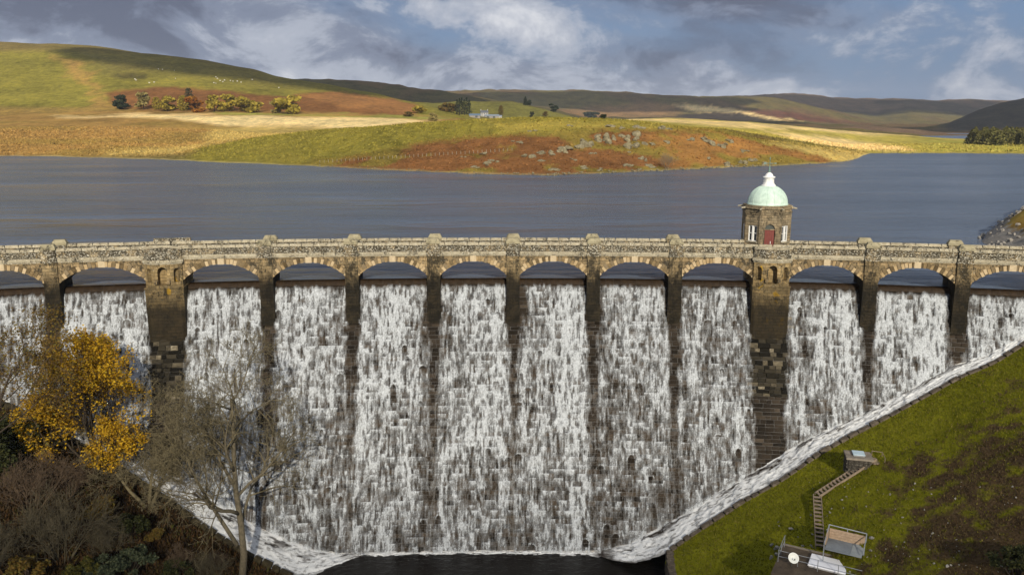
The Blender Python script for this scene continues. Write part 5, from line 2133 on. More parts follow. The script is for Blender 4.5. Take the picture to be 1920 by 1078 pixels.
m_pine = tone_mat("pine_needles", [(0.0, (0.010, 0.018, 0.010)), (0.5, (0.024, 0.036, 0.018)), (1.0, (0.05, 0.06, 0.026))], 0.85, 0.1)
m_conif = tone_mat("larch_needles", [(0.0, (0.06, 0.064, 0.018)), (0.5, (0.14, 0.138, 0.042)), (1.0, (0.23, 0.20, 0.065))], 0.85, 0.15)
m_orange = tone_mat("orange_leaves", [(0.0, (0.16, 0.055, 0.006)), (0.5, (0.30, 0.11, 0.012)), (1.0, (0.36, 0.18, 0.025))], 0.85, 0.25)
m_straw = tone_mat("pale_yellow_leaves", [(0.0, (0.17, 0.14, 0.04)), (0.5, (0.30, 0.25, 0.085)), (1.0, (0.38, 0.31, 0.12))], 0.85, 0.25)


class Skeleton:
    """branching tree: kids, angles and length ratios by level"""

    def __init__(s, seed, kids, ang, ratio, up, wander, start, taper=0.45, rr=0.5, minr=0.008, jitter=0.25):
        s.r = random.Random(seed)
        s.kids, s.ang, s.ratio, s.up, s.wander, s.start = kids, ang, ratio, up, wander, start
        s.taper, s.rr, s.minr, s.jitter = taper, rr, minr, jitter
        s.br = []
        s.tips = []

    def grow(s, p, d, L, rad, lev=0):
        r = s.r
        n = (6, 5, 4, 3, 2, 2)[min(lev, 5)]
        pts, rads = [p], [rad]
        w = s.wander[min(lev, len(s.wander) - 1)]
        u = s.up[min(lev, len(s.up) - 1)]
        dirs = [d]
        for i in range(n):
            d = (d + Vector((r.gauss(0, w), r.gauss(0, w), r.gauss(0, w * 0.7) + u))).normalized()
            p = p + d * (L / n)
            pts.append(p)
            dirs.append(d)
            rads.append(max(rad * (1 - (1 - s.taper) * (i + 1) / n), s.minr * 0.7))
        s.br.append((pts, rads, lev))
        if lev >= len(s.kids):
            s.tips.append((pts[-1], d))
            s.tips.append((pts[len(pts) // 2], d))
            return
        k = s.kids[lev]
        st = s.start[min(lev, len(s.start) - 1)]
        az = r.uniform(0, 6.28)
        for j in range(k):
            f = st + (1 - st) * ((j + r.uniform(0.1, 0.9)) / k)
            i = min(int(f * n), n - 1)
            q = pts[i].lerp(pts[i + 1], f * n - i)
            az += 2.4 + r.uniform(-0.5, 0.5)
            a = s.ang[min(lev, len(s.ang) - 1)] * r.uniform(0.7, 1.3)
            dd = dirs[i + 1]
            side = dd.cross(Vector((0, 0, 1)) if abs(dd.z) < 0.95 else Vector((1, 0, 0))).normalized()
            o2 = dd.cross(side)
            nd = (dd * math.cos(a) + (side * math.cos(az) + o2 * math.sin(az)) * math.sin(a)).normalized()
            ra = rads[i] * s.rr * r.uniform(0.8, 1.15)
            s.grow(q, nd, L * s.ratio[min(lev, len(s.ratio) - 1)] * (1.2 - 0.55 * f) * r.uniform(1 - s.jitter, 1 + s.jitter), max(ra, s.minr), lev + 1)

    def meshes(s, wood, twig, split=2):
        a, b = MB(), MB()
        for pts, rads, lev in s.br:
            (a if lev < split else b).tube(pts, rads, (8, 6, 5, 4, 3, 3)[min(lev, 5)])
        return a.mesh("trunk", wood, True), b.mesh("branches", twig, True)


def leaf_cloud(name, P, size, mat, seed, spread=0.0, flat=0.5):
    """leaf-sized quads round given points"""
    g_ = np.random.default_rng(seed)
    P = np.asarray(P, float)
    n = len(P)
    C = P + g_.normal(0, 1, (n, 3)) * spread
    a = g_.normal(0, 1, (n, 3))
    a[:, 2] *= flat
    a /= np.linalg.norm(a, axis=1)[:, None] + 1e-9
    b = g_.normal(0, 1, (n, 3))
    b -= a * (a * b).sum(1)[:, None]
    b /= np.linalg.norm(b, axis=1)[:, None] + 1e-9
    s = size * g_.uniform(0.6, 1.35, (n, 1))
    V = np.stack([C - a * s, C + b * s * 0.62, C + a * s, C - b * s * 0.62], 1).reshape(-1, 3)
    Fq = np.arange(4 * n).reshape(n, 4)
    return np_mesh(name, V, Fq, mat, False, attrs={"tone": np.repeat(g_.random(n), 4)})


def tree(name, label, cat, base, sk, wood, twig, split=2, leaf=None, group=None, rz=0.0):
    root = empty(name, base, rz)
    tag(root, label, cat, group)
    a, b = sk.meshes(wood, twig, split)
    link("trunk", a, root)
    link("branches", b, root)
    if leaf:
        per, size, spread, mat, seed, filt = leaf
        g_ = np.random.default_rng(seed)
        tips = [t for t in sk.tips if filt is None or filt(t[0], g_)]
        P = np.repeat(np.array([[q.x, q.y, q.z] for q, d in tips]), per, 0)
        link("crown", leaf_cloud("crown", P, size, mat, seed, spread), root)
    return root


# the big bare tree in front of the left part of the dam
B = ground_hit(452, 1090)
sk = Skeleton(14, [10, 7, 5, 4, 4], [0.85, 0.80, 0.82, 0.85, 0.85], [0.52, 0.58, 0.58, 0.58, 0.55], [0.05, 0.10, 0.04, 0.0, -0.01], [0.10, 0.24, 0.28, 0.28, 0.28], [0.30, 0.25, 0.2, 0.15, 0.1],
              taper=0.34, rr=0.56, minr=0.016)
sk.grow(Vector((0, 0, -0.5)), Vector((0.02, -0.03, 1)), 16.5, 0.40)
sk.grow(Vector((-0.1, 0.0, 3.2)), Vector((-0.36, 0.1, 1)).normalized(), 11.0, 0.22)
tree("bare_tree", "tall leafless tree with a pale trunk standing against the lower left falls", "tree", B, sk, m_bark_pale, m_twig, 2).scale = (0.95, 1.0, 1.19)

# the leafless tree behind it, by the foot of the left turret
B = Vector((-36.5, 74.2, float(bank_z(-36.5, 74.2))))
sk = Skeleton(5, [9, 7, 5, 4], [0.85, 0.8, 0.85, 0.85], [0.56, 0.58, 0.6, 0.6], [0.04, 0.06, 0.02, 0.0], [0.12, 0.24, 0.28, 0.28], [0.36, 0.2, 0.15, 0.1], taper=0.3, rr=0.52, minr=0.015)
for q, (dx, dy) in enumerate(((-0.25, 0.0), (0.3, -0.1), (0.05, 0.2))):
    sk.grow(Vector((dx, dy, -0.4)), Vector((dx, dy, 1)).normalized(), 7.4 - q * 0.7, 0.20)
tree("bare_tree", "dense grey-brown leafless tree below the left turret beside the runoff", "tree", B, sk, m_twig, m_twig, 1)

# the yellow tree at the left
B = ground_hit(184, 892)
sk = Skeleton(23, [9, 7, 6, 4], [0.50, 0.7, 0.78, 0.8], [0.58, 0.60, 0.58, 0.6], [0.05, 0.09, 0.05, 0.0], [0.10, 0.16, 0.2, 0.22], [0.22, 0.22, 0.2, 0.15], taper=0.32, rr=0.52, minr=0.012)
sk.grow(Vector((0, 0, -0.4)), Vector((-0.20, 0.0, 1)).normalized(), 11.6, 0.28)
sk.grow(Vector((0.1, 0, 0.3)), Vector((-0.02, -0.1, 1)).normalized(), 10.4, 0.22)
sk.grow(Vector((0.1, 0, 0.5)), Vector((0.55, -0.15, 0.72)).normalized(), 5.6, 0.13)
sk.grow(Vector((-0.1, 0, 0.4)), Vector((-0.5, -0.2, 0.8)).normalized(), 7.2, 0.17)
keep = lambda p, g_: float(noise2(p.x * 0.62 + 9, p.z * 0.62 + p.y * 0.3, 3)) > 0.50 or g_.random() < 0.10
tree("yellow_tree", "golden-yellow autumn tree in front of the falls at the left", "tree", B, sk, m_bark_dark, m_bark_dark, 2, (6, 0.125, 0.20, m_yellow, 31, keep)).scale = (0.93, 0.9, 0.97)

# thin brown-leaved tree cut by the left edge
B = Vector((-47.2, 66.0, float(bank_z(-47.2, 66.0))))
sk = Skeleton(31, [7, 6, 5, 4], [0.6, 0.7, 0.8, 0.8], [0.6, 0.6, 0.58, 0.6], [0.05, 0.08, 0.04, 0.0], [0.1, 0.16, 0.2, 0.22], [0.35, 0.22, 0.2, 0.15], taper=0.3, rr=0.5, minr=0.011)
sk.grow(Vector((0, 0, -0.4)), Vector((0.06, 0.05, 1)).normalized(), 12.5, 0.24)
keep2 = lambda p, g_: float(noise2(p.x * 0.5, p.z * 0.5, 8)) > 0.42
tree("brown_tree", "thin brown-leaved tree cut off by the left edge", "tree", B, sk, m_bark_dark, m_twig_red, 2, (4, 0.105, 0.20, m_brownleaf, 37, keep2))


# evergreen and deciduous shrubs on the left bank
def leafy_bush(seed, n_clump, rad, h, leaf, size, mat, wood):
    """several stems that carry uneven clumps of leaves"""
    g_ = np.random.default_rng(seed)
    stem = MB()
    pts = []
    for k in range(n_clump):
        a, r = g_.uniform(0, 6.28), rad * math.sqrt(g_.random())
        c = Vector((r * math.cos(a), r * math.sin(a), h * g_.uniform(0.35, 1.0) * (1 - 0.45 * (r / rad) ** 2)))
        stem.tube([(c.x * 0.15, c.y * 0.15, -0.3), (c.x * 0.55, c.y * 0.55, c.z * 0.55), (c.x, c.y, c.z)], [0.06, 0.04, 0.015], 4)
        m = int(leaf * g_.uniform(0.5, 1.4))
        q = g_.normal(0, 1, (m, 3))
        q /= np.linalg.norm(q, axis=1)[:, None]
        q *= (g_.random((m, 1)) ** 0.4) * rad * g_.uniform(0.22, 0.36)
        q[:, 2] *= 0.75
        pts.append(q + np.array(c))
    return stem.mesh("stems", wood, True), leaf_cloud("foliage", np.concatenate(pts), size, mat, seed, 0.02)


def twig_bush(seed, stems, h, spread, mat):
    sk = Skeleton(seed, [6, 5, 4], [0.45, 0.6, 0.7], [0.62, 0.62, 0.62], [0.05, 0.07, 0.04], [0.10, 0.16, 0.2], [0.2, 0.2, 0.15], taper=0.3, rr=0.6, minr=0.012)
    r = random.Random(seed)
    for k in range(stems):
        a = r.uniform(0, 6.28)
        t_ = r.uniform(0.05, spread)
        sk.grow(Vector((0.35 * math.cos(a), 0.35 * math.sin(a), -0.3)), Vector((math.cos(a) * t_, math.sin(a) * t_, 1)).normalized(), h * r.uniform(0.6, 0.85), 0.05, 0)
    a, b = sk.meshes(mat, mat, 1)
    a.name, b.name = "stems", "twigs"
    return a, b


BUSH = {
    "grey": [twig_bush(61, 13, 5.2, 0.85, m_twig_bush), twig_bush(62, 11, 4.4, 0.9, m_twig_bush)],
    "russet": [twig_bush(63, 12, 4.2, 0.95, m_twig_red), twig_bush(64, 10, 3.4, 1.0, m_twig_red)],
    "dark": [leafy_bush(71, 26, 2.3, 3.6, 170, 0.13, m_dkleaf, m_bark_dark), leafy_bush(72, 20, 1.8, 2.6, 170, 0.12, m_dkleaf, m_bark_dark)],
    "olive": [leafy_bush(73, 18, 1.7, 2.4, 150, 0.12, m_olive, m_bark_dark)],
    "greygreen": [leafy_bush(74, 20, 1.8, 2.0, 170, 0.11, m_greygreen, m_bark_dark)],
    "brown": [leafy_bush(75, 18, 1.7, 2.2, 100, 0.12, m_brownleaf, m_twig_red)],
}
PLACES = [
    # kind, variant, px, py of the foot, scale, label
    ("grey", 0, 118, 1048, 1.25, "large leafless grey-brown thicket filling the lower left corner"),
    ("grey", 1, 205, 1040, 0.85, "leafless grey shrub right of the large lower left thicket"),
    ("russet", 0, 60, 955, 1.15, "leafless russet shrub at the left edge below the dark evergreen"),
    ("russet", 1, 125, 930, 0.95, "leafless russet shrub under the yellow tree"),
    ("grey", 1, -20, 1075, 1.0, "leafless grey shrub cut by the lower left corner"),
    ("dark", 0, 25, 865, 1.3, "dark evergreen shrub at the left edge below the brown-leaved tree"),
    ("dark", 1, 75, 850, 1.2, "dark evergreen shrub just left of the yellow tree trunk"),
    ("dark", 0, -40, 900, 1.5, "tall dark evergreen cut off by the left edge"),
    ("olive", 0, 12, 905, 1.1, "olive-yellow bush at the left edge"),
    ("dark", 1, 240, 1005, 0.9, "dark bush behind the grey-green shrub"),
    ("greygreen", 0, 245, 1068, 1.0, "grey-green leafy shrub at the bottom left of centre"),
    ("greygreen", 0, 195, 1085, 0.9, "grey-green shrub touching the bottom edge left of the bare tree"),
    ("brown", 0, 285, 1010, 0.55, "low brown-leaved bush on the bank below the left runoff"),
    ("russet", 1, 335, 1065, 0.6, "twiggy russet bush left of the big bare tree"),
    ("grey", 1, 395, 1090, 0.7, "twiggy grey bush at the foot of the big bare tree"),
    ("dark", 1, 330, 1085, 0.75, "dark leafy bush at the bottom edge left of the big bare tree"),
    ("brown", 0, 180, 970, 0.9, "brown-leaved bush between the russet shrubs"),
    ("olive", 0, 160, 1085, 0.8, "olive bush at the bottom edge in front of the grey thicket"),
    ("dark", 1, 1905, 1078, 0.85, "dark evergreen bush in the lower right corner"),
    ("russet", 1, 405, 1062, 0.4, "small twiggy bush on the bank above the big tree's foot"),
    ("brown", 0, 60, 1085, 1.0, "brown-leaved bush at the bottom edge near the left corner"),
]
gb = random.Random(4)
for kind, var, px, py, sc, lab in PLACES:
    P = ground_hit(px, py)
    root = empty("shrub", P, gb.uniform(0, 6.28))
    root.scale = (sc, sc, sc * gb.uniform(0.9, 1.1))
    tag(root, lab, "shrub")
    a, b = BUSH[kind][var]
    link("stems", a, root)
    link("foliage" if kind not in ("grey", "russet") else "twigs", b, root)


# ------------------------------------------------------------------ far shore: trees, rocks, farm, sheep, fence
def far_tree(name, label, px, py, hpx, wpx, mat, seed, group=None, kind="round", cat="tree", n=900):
    P = hill_hit(px, py)
    k = P.y / CF * 1.02
    H_, W_ = hpx * k * 1.1, wpx * k * 1.3
    root = empty(name, P)
    tag(root, label, cat, group)
    g_ = np.random.default_rng(seed)
    tr = MB()
    tr.tube([(0, 0, -1.0), (0.02 * H_, 0, H_ * 0.35), (0, 0.02 * H_, H_ * 0.8)], [H_ * 0.03, H_ * 0.022, H_ * 0.006], 5)
    for q in range(5):
        a = g_.uniform(0, 6.28)
        z = H_ * g_.uniform(0.25, 0.6)
        tr.tube([(0, 0, z), (W_ * 0.3 * math.cos(a), W_ * 0.3 * math.sin(a), z + H_ * 0.2)], [H_ * 0.012, H_ * 0.004], 4)
    link("trunk", tr.mesh("trunk", m_bark_dark), root)
    pts = []
    if kind == "round":
        for q in range(13):
            a, r = g_.uniform(0, 6.28), math.sqrt(g_.random()) * 0.5
            z = g_.uniform(0.12, 0.88)
            r *= math.sin(min(max((z + 0.12) / 1.12, 0.05), 1) * math.pi) ** 0.5
            c = np.array([W_ * 0.72 * r * math.cos(a), W_ * 0.72 * r * math.sin(a), H_ * z])
            m = g_.normal(0, 1, (n // 13, 3))
            m /= np.linalg.norm(m, axis=1)[:, None]
            pts.append(c + m * (g_.random((n // 13, 1)) ** 0.4) * np.array([W_ * 0.2, W_ * 0.2, H_ * 0.13]))
        size = W_ * 0.07
    elif kind == "conifer":
        z = g_.random(n) ** 0.8
        r = (1 - z) ** 0.6 * (0.65 + 0.35 * np.sin(z * 40) ** 2) * g_.random(n) ** 0.5
        a = g_.uniform(0, 6.28, n)
        pts.append(np.stack([W_ * 0.52 * r * np.cos(a), W_ * 0.52 * r * np.sin(a), H_ * (0.01 + 0.99 * z)], -1))
        size = W_ * 0.075
    else:
        z = g_.random(n)
        r = np.sin((0.1 + 0.85 * z) * math.pi) ** 0.5 * g_.random(n) ** 0.5
        a = g_.uniform(0, 6.28, n)
        pts.append(np.stack([W_ * 0.5 * r * np.cos(a), W_ * 0.5 * r * np.sin(a), H_ * (0.02 + 0.98 * z)], -1))
        size = W_ * 0.07
    link("crown", leaf_cloud("crown", np.concatenate(pts), size, mat, seed, 0.0, 0.8), root)
    return root


ROW = [
    ("dark_tree", "dark round evergreen standing alone at the left end of the tree row", 228, 206, 24, 24, m_pine, "round"),
    ("pale_tree", "pale straw-yellow tree second in the row below the left hill", 269, 206, 29, 26, m_straw, "round"),
    ("gold_tree", "slim yellow-green tree right of the pale straw-yellow tree", 294, 206, 20, 12, m_gold, "column"),
    ("gold_tree", "broad gold-green tree in the middle of the row", 315, 208, 26, 32, m_gold, "round"),
    ("slim_tree", "slim gold-green tree left of the orange tree", 344, 208, 24, 15, m_gold, "column"),
    ("tall_tree", "tall grey-green tree rising behind the orange tree", 356, 206, 34, 13, m_greygreen, "column"),
    ("orange_tree", "bright orange autumn tree in the row below the left hill", 366, 211, 26, 30, m_orange, "round"),
    ("gold_tree", "gold-green tree standing right of the orange tree", 402, 210, 27, 26, m_gold, "round"),
    ("gold_tree", "gold-green tree fourth from the right end of the row", 430, 209, 28, 34, m_gold, "round"),
    ("gold_tree", "wide gold-green tree third from the right end of the row", 466, 211, 27, 38, m_gold, "round"),
    ("pale_tree", "small pale tree at the left foot of the big yellow clump", 517, 213, 20, 18, m_straw, "round"),
    ("gold_tree", "big yellow-green tree at the right end of the row", 540, 214, 28, 46, m_gold, "round"),
    ("rust_bush", "round golden bush on the hill shoulder above the bright field", 786, 213, 16, 22, m_gold, "round"),
    ("low_bush", "low brown bush left of the golden bush", 765, 219, 8, 16, m_brownleaf, "round"),
    ("pale_bush", "small pale green bush behind the promontory ridge", 811, 227, 13, 17, m_straw, "round"),
    ("bare_scrub", "brown scrub on the slope left of the dark firs", 838, 210, 14, 34, m_brownleaf, "round"),
    ("poplar", "small brown upright tree right of the farm", 939, 218, 17, 8, m_brownleaf, "column"),
    ("dark_pine", "dark pine on the skyline of the farm hill", 985, 198, 14, 8, m_pine, "conifer"),
    ("dark_pine", "dark round tree beside the pine on the farm hill", 992, 199, 12, 10, m_pine, "round"),
    ("dark_tree", "dark tree on the right shoulder of the farm hill", 1037, 210, 13, 16, m_pine, "round"),
    ("hedge_bush", "dark bush on the moor below the right shoulder of the farm hill", 1108, 221, 9, 26, m_pine, "round"),
    ("hedge_bush", "small dark bush right of the moor thicket", 1131, 223, 7, 12, m_pine, "round"),
    ("field_bush", "small brown bush in the farm field", 1022, 219, 10, 9, m_brownleaf, "round"),
    ("field_bush", "small dark bush left of the brown field bush", 997, 220, 9, 8, m_dkleaf, "round"),
]
for q, (nm, lab, px, py, hp, wp, mt, kd) in enumerate(ROW):
    far_tree(nm, lab, px, py, hp, wp, mt, 200 + q, None, kd, "bush" if "bush" in nm or "scrub" in nm else "tree")
for q in range(6):
    far_tree("fir_tree", "%s dark fir of the dense stand beside the farm" % ("leftmost", "second from left", "third from left", "third from right", "second from right", "rightmost")[q], 857 + q * 4.6, 215 + (q % 2), 24 + (q * 7) % 5, 11, m_pine, 260 + q, "dark firs beside the farm", "conifer", n=260)
gq = random.Random(9)
ORD = ("first", "second", "third", "fourth", "fifth", "sixth", "seventh", "eighth", "ninth", "tenth", "eleventh", "twelfth", "thirteenth", "fourteenth", "fifteenth", "sixteenth",
       "seventeenth", "eighteenth", "nineteenth", "twentieth")
for q in range(20):
    far_tree("conifer", "%s conifer from the left end of the dark plantation on the right shore" % ORD[q], 1822 + q * 6.4 + gq.uniform(-2, 2), 272 + gq.uniform(-3, 2), gq.uniform(22, 29), gq.uniform(18, 24), m_conif, 300 + q,
             "conifers of the plantation on the right shore", "conifer", n=900)

# the bare bush on the promontory shore
P = hill_hit(1249, 317)
root = empty("bare_bush", P)
tag(root, "pale leafless bush on the promontory shore", "bush")
a, b = twig_bush(88, 12, 7.0, 0.8, bark("pale_twig", (0.16, 0.12, 0.075), (0.30, 0.23, 0.15)))
link("stems", a, root)
link("twigs", b, root)
root.scale = (0.95, 0.95, 0.85)

# rock outcrops
OUT = [(1085, 273, 26, 16), (1105, 268, 30, 18), (1128, 262, 26, 20), (1147, 262, 22, 18), (1183, 268, 34, 22), (1196, 258, 26, 16), (1170, 256, 18, 12), (1216, 271, 18, 9), (1098, 276, 16, 12),
       (1060, 277, 26, 12), (1040, 290, 26, 10), (1010, 288, 20, 8), (990, 292, 26, 9), (968, 268, 22, 7), (1055, 285, 18, 9), (1203, 300, 18, 10), (1252, 267, 16, 9), (1296, 262, 14, 7), (1335, 268, 30, 12),
       (1352, 272, 24, 10), (1372, 266, 22, 10), (1322, 262, 20, 8), (1173, 311, 22, 8), (900, 288, 22, 6), (925, 303, 18, 7), (910, 308, 24, 8), (890, 314, 16, 5), (868, 294, 14, 5), (1090, 315, 20, 6),
       (1040, 320, 22, 7), (1120, 318, 18, 6), (1215, 312, 22, 7), (1370, 308, 26, 10), (1395, 306, 24, 12), (1415, 300, 20, 10), (1432, 308, 18, 8), (1398, 285, 16, 6), (1328, 297, 12, 6), (1010, 303, 16, 5),
       (1140, 238, 22, 6), (1200, 240, 26, 7), (1240, 241, 22, 7), (1165, 241, 18, 5), (1260, 243, 20, 5), (1068, 237, 18, 4), (995, 246, 20, 4), (1112, 288, 12, 5), (1180, 286, 10, 4), (1075, 300, 12, 5)]
go = random.Random(17)
for px, py, w, h in OUT:
    for q in range(3):
        P = hill_hit(px + go.uniform(-0.42, 0.42) * w, py + go.uniform(-0.25, 0.4) * h)
        k = P.y / CF
        sz = k * (w * go.uniform(0.22, 0.46))
        ob = link("rock_outcrop", ROCKS[go.randrange(6)], None, P + Vector((0, 0, sz * 0.05)), (go.uniform(-0.3, 0.3), go.uniform(-0.3, 0.3), go.uniform(0, 6.28)), (sz, sz * 0.8, k * h * go.uniform(0.28, 0.6)))
        tag(ob, "grey lichened rock outcrop among the rust bracken of the promontory", "rock", "rock outcrops on the promontory")
gs = np.random.default_rng(77)
RV, RF = [], []
base_me = ROCKS[0]
bv = np.array([v.co[:] for v in base_me.vertices])
bf = np.array([p.vertices[:] for p in base_me.polygons])
off = 0
for q in range(360):
    px = gs.uniform(560, 1610) if q < 300 else gs.uniform(1640, 1920)
    c = int((px - PXC[0]) / 4)
    Y = Y_S[c] + gs.uniform(-1, 5)
    sz = gs.uniform(0.12, 0.5) * (1.5 if 1000 < px < 1460 else 0.9)
    a = gs.uniform(0, 6.28)
    R_ = np.array([[math.cos(a), -math.sin(a), 0], [math.sin(a), math.cos(a), 0], [0, 0, 0.7]])
    RV.append(bv @ R_.T * sz + np.array([Y * TANAZ[c], Y, 0.15 + 0.1 * (Y - Y_S[c])]))
    RF.append(bf + off)
    off += len(bv)
tag(link("shore_stones", np_mesh("shore_stones", np.concatenate(RV), np.concatenate(RF), m_rock)), "pale stones lining the waterline of the far shore", kind="stuff")

# bracken and tussocks that roughen the near shores
def shore_tufts():
    g_ = np.random.default_rng(61)
    n = 46000
    col = g_.integers(40, nc - 40, n)
    k = g_.uniform(0.02, 1, n) ** 0.9
    y0, y1 = Y_S[col], np.maximum(RY[3][col], RY[4][col])
    y = y0 + 3 + (y1 - y0) * k
    ok = (PXC[col] > -80) & (PXC[col] < 2000)
    col, y = col[ok], y[ok]
    rowf = np.array([np.interp(yy, HY[:, c], np.arange(nr)) for yy, c in zip(y, col)])
    r0 = np.clip(rowf.astype(int), 0, nr - 2)
    w = (rowf - r0)
    z = HZ[r0, col] * (1 - w) + HZ[r0 + 1, col] * w
    x = y * TANAZ[col] + g_.normal(0, 0.4, len(y))
    cc = cover.reshape(nr, nc, 3)[r0, col] * g_.uniform(0.68, 1.15, (len(y), 1))
    size = g_.uniform(0.35, 1.0, len(y)) * np.clip(y / 420, 0.7, 1.3)
    V, F3, C3 = [], [], []
    m = len(y)
    for q in range(2):
        a = g_.uniform(0, 6.28, m)
        dx, dy = np.cos(a) * size * 0.8, np.sin(a) * size * 0.8
        A = np.stack([x - dx, y - dy, z - 0.1], -1)
        B = np.stack([x + dx, y + dy, z - 0.1], -1)
        T = np.stack([x + g_.normal(0, 0.3, m), y + g_.normal(0, 0.3, m), z + size * 0.75], -1)
        b0 = q * 3 * m
        V += [A, B, T]
        i = np.arange(m)
        F3.append(np.stack([b0 + i, b0 + m + i, b0 + 2 * m + i], 1))
        C3 += [cc, cc, cc * 1.15]
    t = NT("tussock_blades")
    mt = t.fin(t.attr("cover", "Color"), 1.0, 0.0)
    me = np_mesh("tussocks", np.concatenate(V), np.concatenate(F3), mt, False, colors={"cover": np.concatenate(C3)})
    tag(link("tussocks", me), "bracken and rough grass tussocks on the far shore and promontory", kind="stuff")


shore_tufts()

# fence across the promontory
m_post = simple("fence_timber", (0.22, 0.19, 0.14), (0.36, 0.32, 0.25), 4.0, 0.9)
fence = empty("fence", hill_hit(780, 296))
tag(fence, "line of thin wooden fence posts crossing the bracken promontory", "fence")
pm = MB()
pm.box(-0.07, 0.07, -0.07, 0.07, -0.4, 1.25)
pme = pm.mesh("post", m_post)
for q in range(46):
    px = 600 + q * 8.0
    P = hill_hit(px, 306 - (px - 600) * 0.062)
    link("post", pme, fence, P - fence.location)

# sheep on the left hill
m_wool = simple("sheep_wool", (0.52, 0.49, 0.42), (0.68, 0.65, 0.58), 5.0, 0.95)


def sheep_mesh():
    mb = MB()
    import bmesh
    prof = [(-0.62, 0.10), (-0.52, 0.30), (-0.2, 0.37), (0.2, 0.36), (0.45, 0.28), (0.56, 0.14)]
    n = 8
    o = 0
    vs_ = []
    for x, r in prof:
        for k in range(n):
            a = 2 * math.pi * k / n
            vs_.append((x, r * 0.85 * math.cos(a), 0.68 + r * math.sin(a)))
    fs = [(i * n + k, i * n + (k + 1) % n, (i + 1) * n + (k + 1) % n, (i + 1) * n + k) for i in range(len(prof) - 1) for k in range(n)]
    fs += [tuple(range(n))[::-1], tuple(range((len(prof) - 1) * n, len(prof) * n))]
    mb.add(vs_, fs)
    mb.tube([(0.50, 0, 0.80), (0.68, 0, 0.72), (0.88, 0, 0.50)], [0.15, 0.12, 0.06], 6)
    for x in (-0.4, 0.38):
        for y in (-0.16, 0.16):
            mb.tube([(x, y, 0.5), (x, y, 0.22), (x + 0.02, y, 0.0)], [0.08, 0.05, 0.045], 5)
    return mb.mesh("sheep", m_wool, True)


shm = sheep_mesh()
gsx = random.Random(2)
for px, py in ((253, 150), (255, 152), (280, 157), (289, 156), (329, 149), (297, 131), (305, 132), (327, 134), (405, 146), (408, 149), (413, 153), (418, 155), (401, 157), (432, 153), (437, 154), (445, 154), (452, 156),
               (473, 151), (523, 166), (405, 158), (421, 152)):
    P = hill_hit(px, py)
    ob = link("sheep", shm, None, P, (0, 0, gsx.uniform(0, 6.28)), (1.5, 1.5, 1.5))
    tag(ob, "tiny white sheep grazing on the shaded left hillside", "sheep", "sheep grazing on the left hill")

# the farm
m_render = simple("white_render", (0.33, 0.325, 0.31), (0.45, 0.44, 0.425), 2.0, 0.9, 0.1)
m_slate = simple("slate_roof", (0.075, 0.08, 0.095), (0.13, 0.14, 0.16), 2.0, 0.7, 0.2)
m_tin = simple("blue_grey_tin", (0.16, 0.20, 0.25), (0.25, 0.29, 0.34), 1.0, 0.6, 0.1)
m_barn = simple("barn_boards", (0.20, 0.18, 0.16), (0.33, 0.30, 0.27), 1.0, 0.9, 0.1)


def farm_building(name, label, px, py, L, D, h, roof_h, wallm, roofm, rz, chim=0, openings=()):
    P = hill_hit(px, py, 880)
    root = empty(name, P, rz)
    tag(root, label, "building")
    w = MB()
    w.box(-L / 2, L / 2, -D / 2, D / 2, -1.5, h)
    for x in (-L / 2, L / 2):
        w.add([(x, -D / 2, h), (x, D / 2, h), (x, 0, h + roof_h)], [(0, 1, 2) if x > 0 else (0, 2, 1)])
    w.build("wall", wallm, root)
    r = MB()
    e = 0.35
    for sg in (-1, 1):
        q = [(-L / 2 - e, sg * (D / 2 + e), h - e * roof_h / (D / 2)), (L / 2 + e, sg * (D / 2 + e), h - e * roof_h / (D / 2)), (L / 2 + e, 0, h + roof_h), (-L / 2 - e, 0, h + roof_h)]
        q2 = [(x, y, z + 0.18) for x, y, z in q]
        r.add(q + q2, [(0, 1, 2, 3), (7, 6, 5, 4), (0, 4, 5, 1), (1, 5, 6, 2), (3, 2, 6, 7), (0, 3, 7, 4)])
    ro = r.build("roof", roofm, root)
    for c in range(chim):
        ch = MB()
        x = (-1 if c == 0 else 1) * (L / 2 - 0.5)
        ch.box(x - 0.45, x + 0.45, -0.4, 0.4, h + roof_h - 0.6, h + roof_h + 1.5)
        link("chimney", ch.mesh("chimney", wallm), ro)
    for nm, x, z0, z1, wd, mt in openings:
        o = MB()
        o.box(x - wd / 2, x + wd / 2, -D / 2 - 0.06, -D / 2 + 0.1, z0, z1)
        o.build(nm, mt, root)
    return root


win = m_glass
farm_building("farmhouse", "white farmhouse with two chimneys among grey sheds", 908, 219, 10, 7, 5.2, 2.8, m_render, m_slate, 0.12, 2,
              [("window", -3.2, 3.2, 4.5, 1.1, win), ("window", 0, 3.2, 4.5, 1.1, win), ("window", 3.2, 3.2, 4.5, 1.1, win), ("window", -3.2, 0.9, 2.3, 1.2, win), ("window", 3.2, 0.9, 2.3, 1.2, win), ("door", 0, 0.0, 2.1, 1.1, m_barn)])
farm_building("barn", "long grey barn with a pale roof right of the farmhouse", 922, 222, 19, 8, 3.0, 1.7, m_barn, m_tin, 0.05, 0, [("door", -5, 0, 2.6, 3.0, m_iron), ("door", 3, 0, 2.6, 3.0, m_iron)])
farm_building("barn", "low shed with white walls at the right end of the farm", 932, 222, 13, 6, 2.6, 1.3, m_render, m_tin, 0.0, 0, [("door", 0, 0, 2.2, 2.4, m_iron)])
farm_building("barn", "blue-roofed shed at the left end of the farm", 890, 221, 14, 9, 2.8, 2.0, m_barn, simple("blue_tin_roof", (0.09, 0.14, 0.21), (0.14, 0.20, 0.28), 1.0, 0.6, 0.1), 0.1, 0, [("door", 2, 0, 2.4, 3.0, m_iron)])

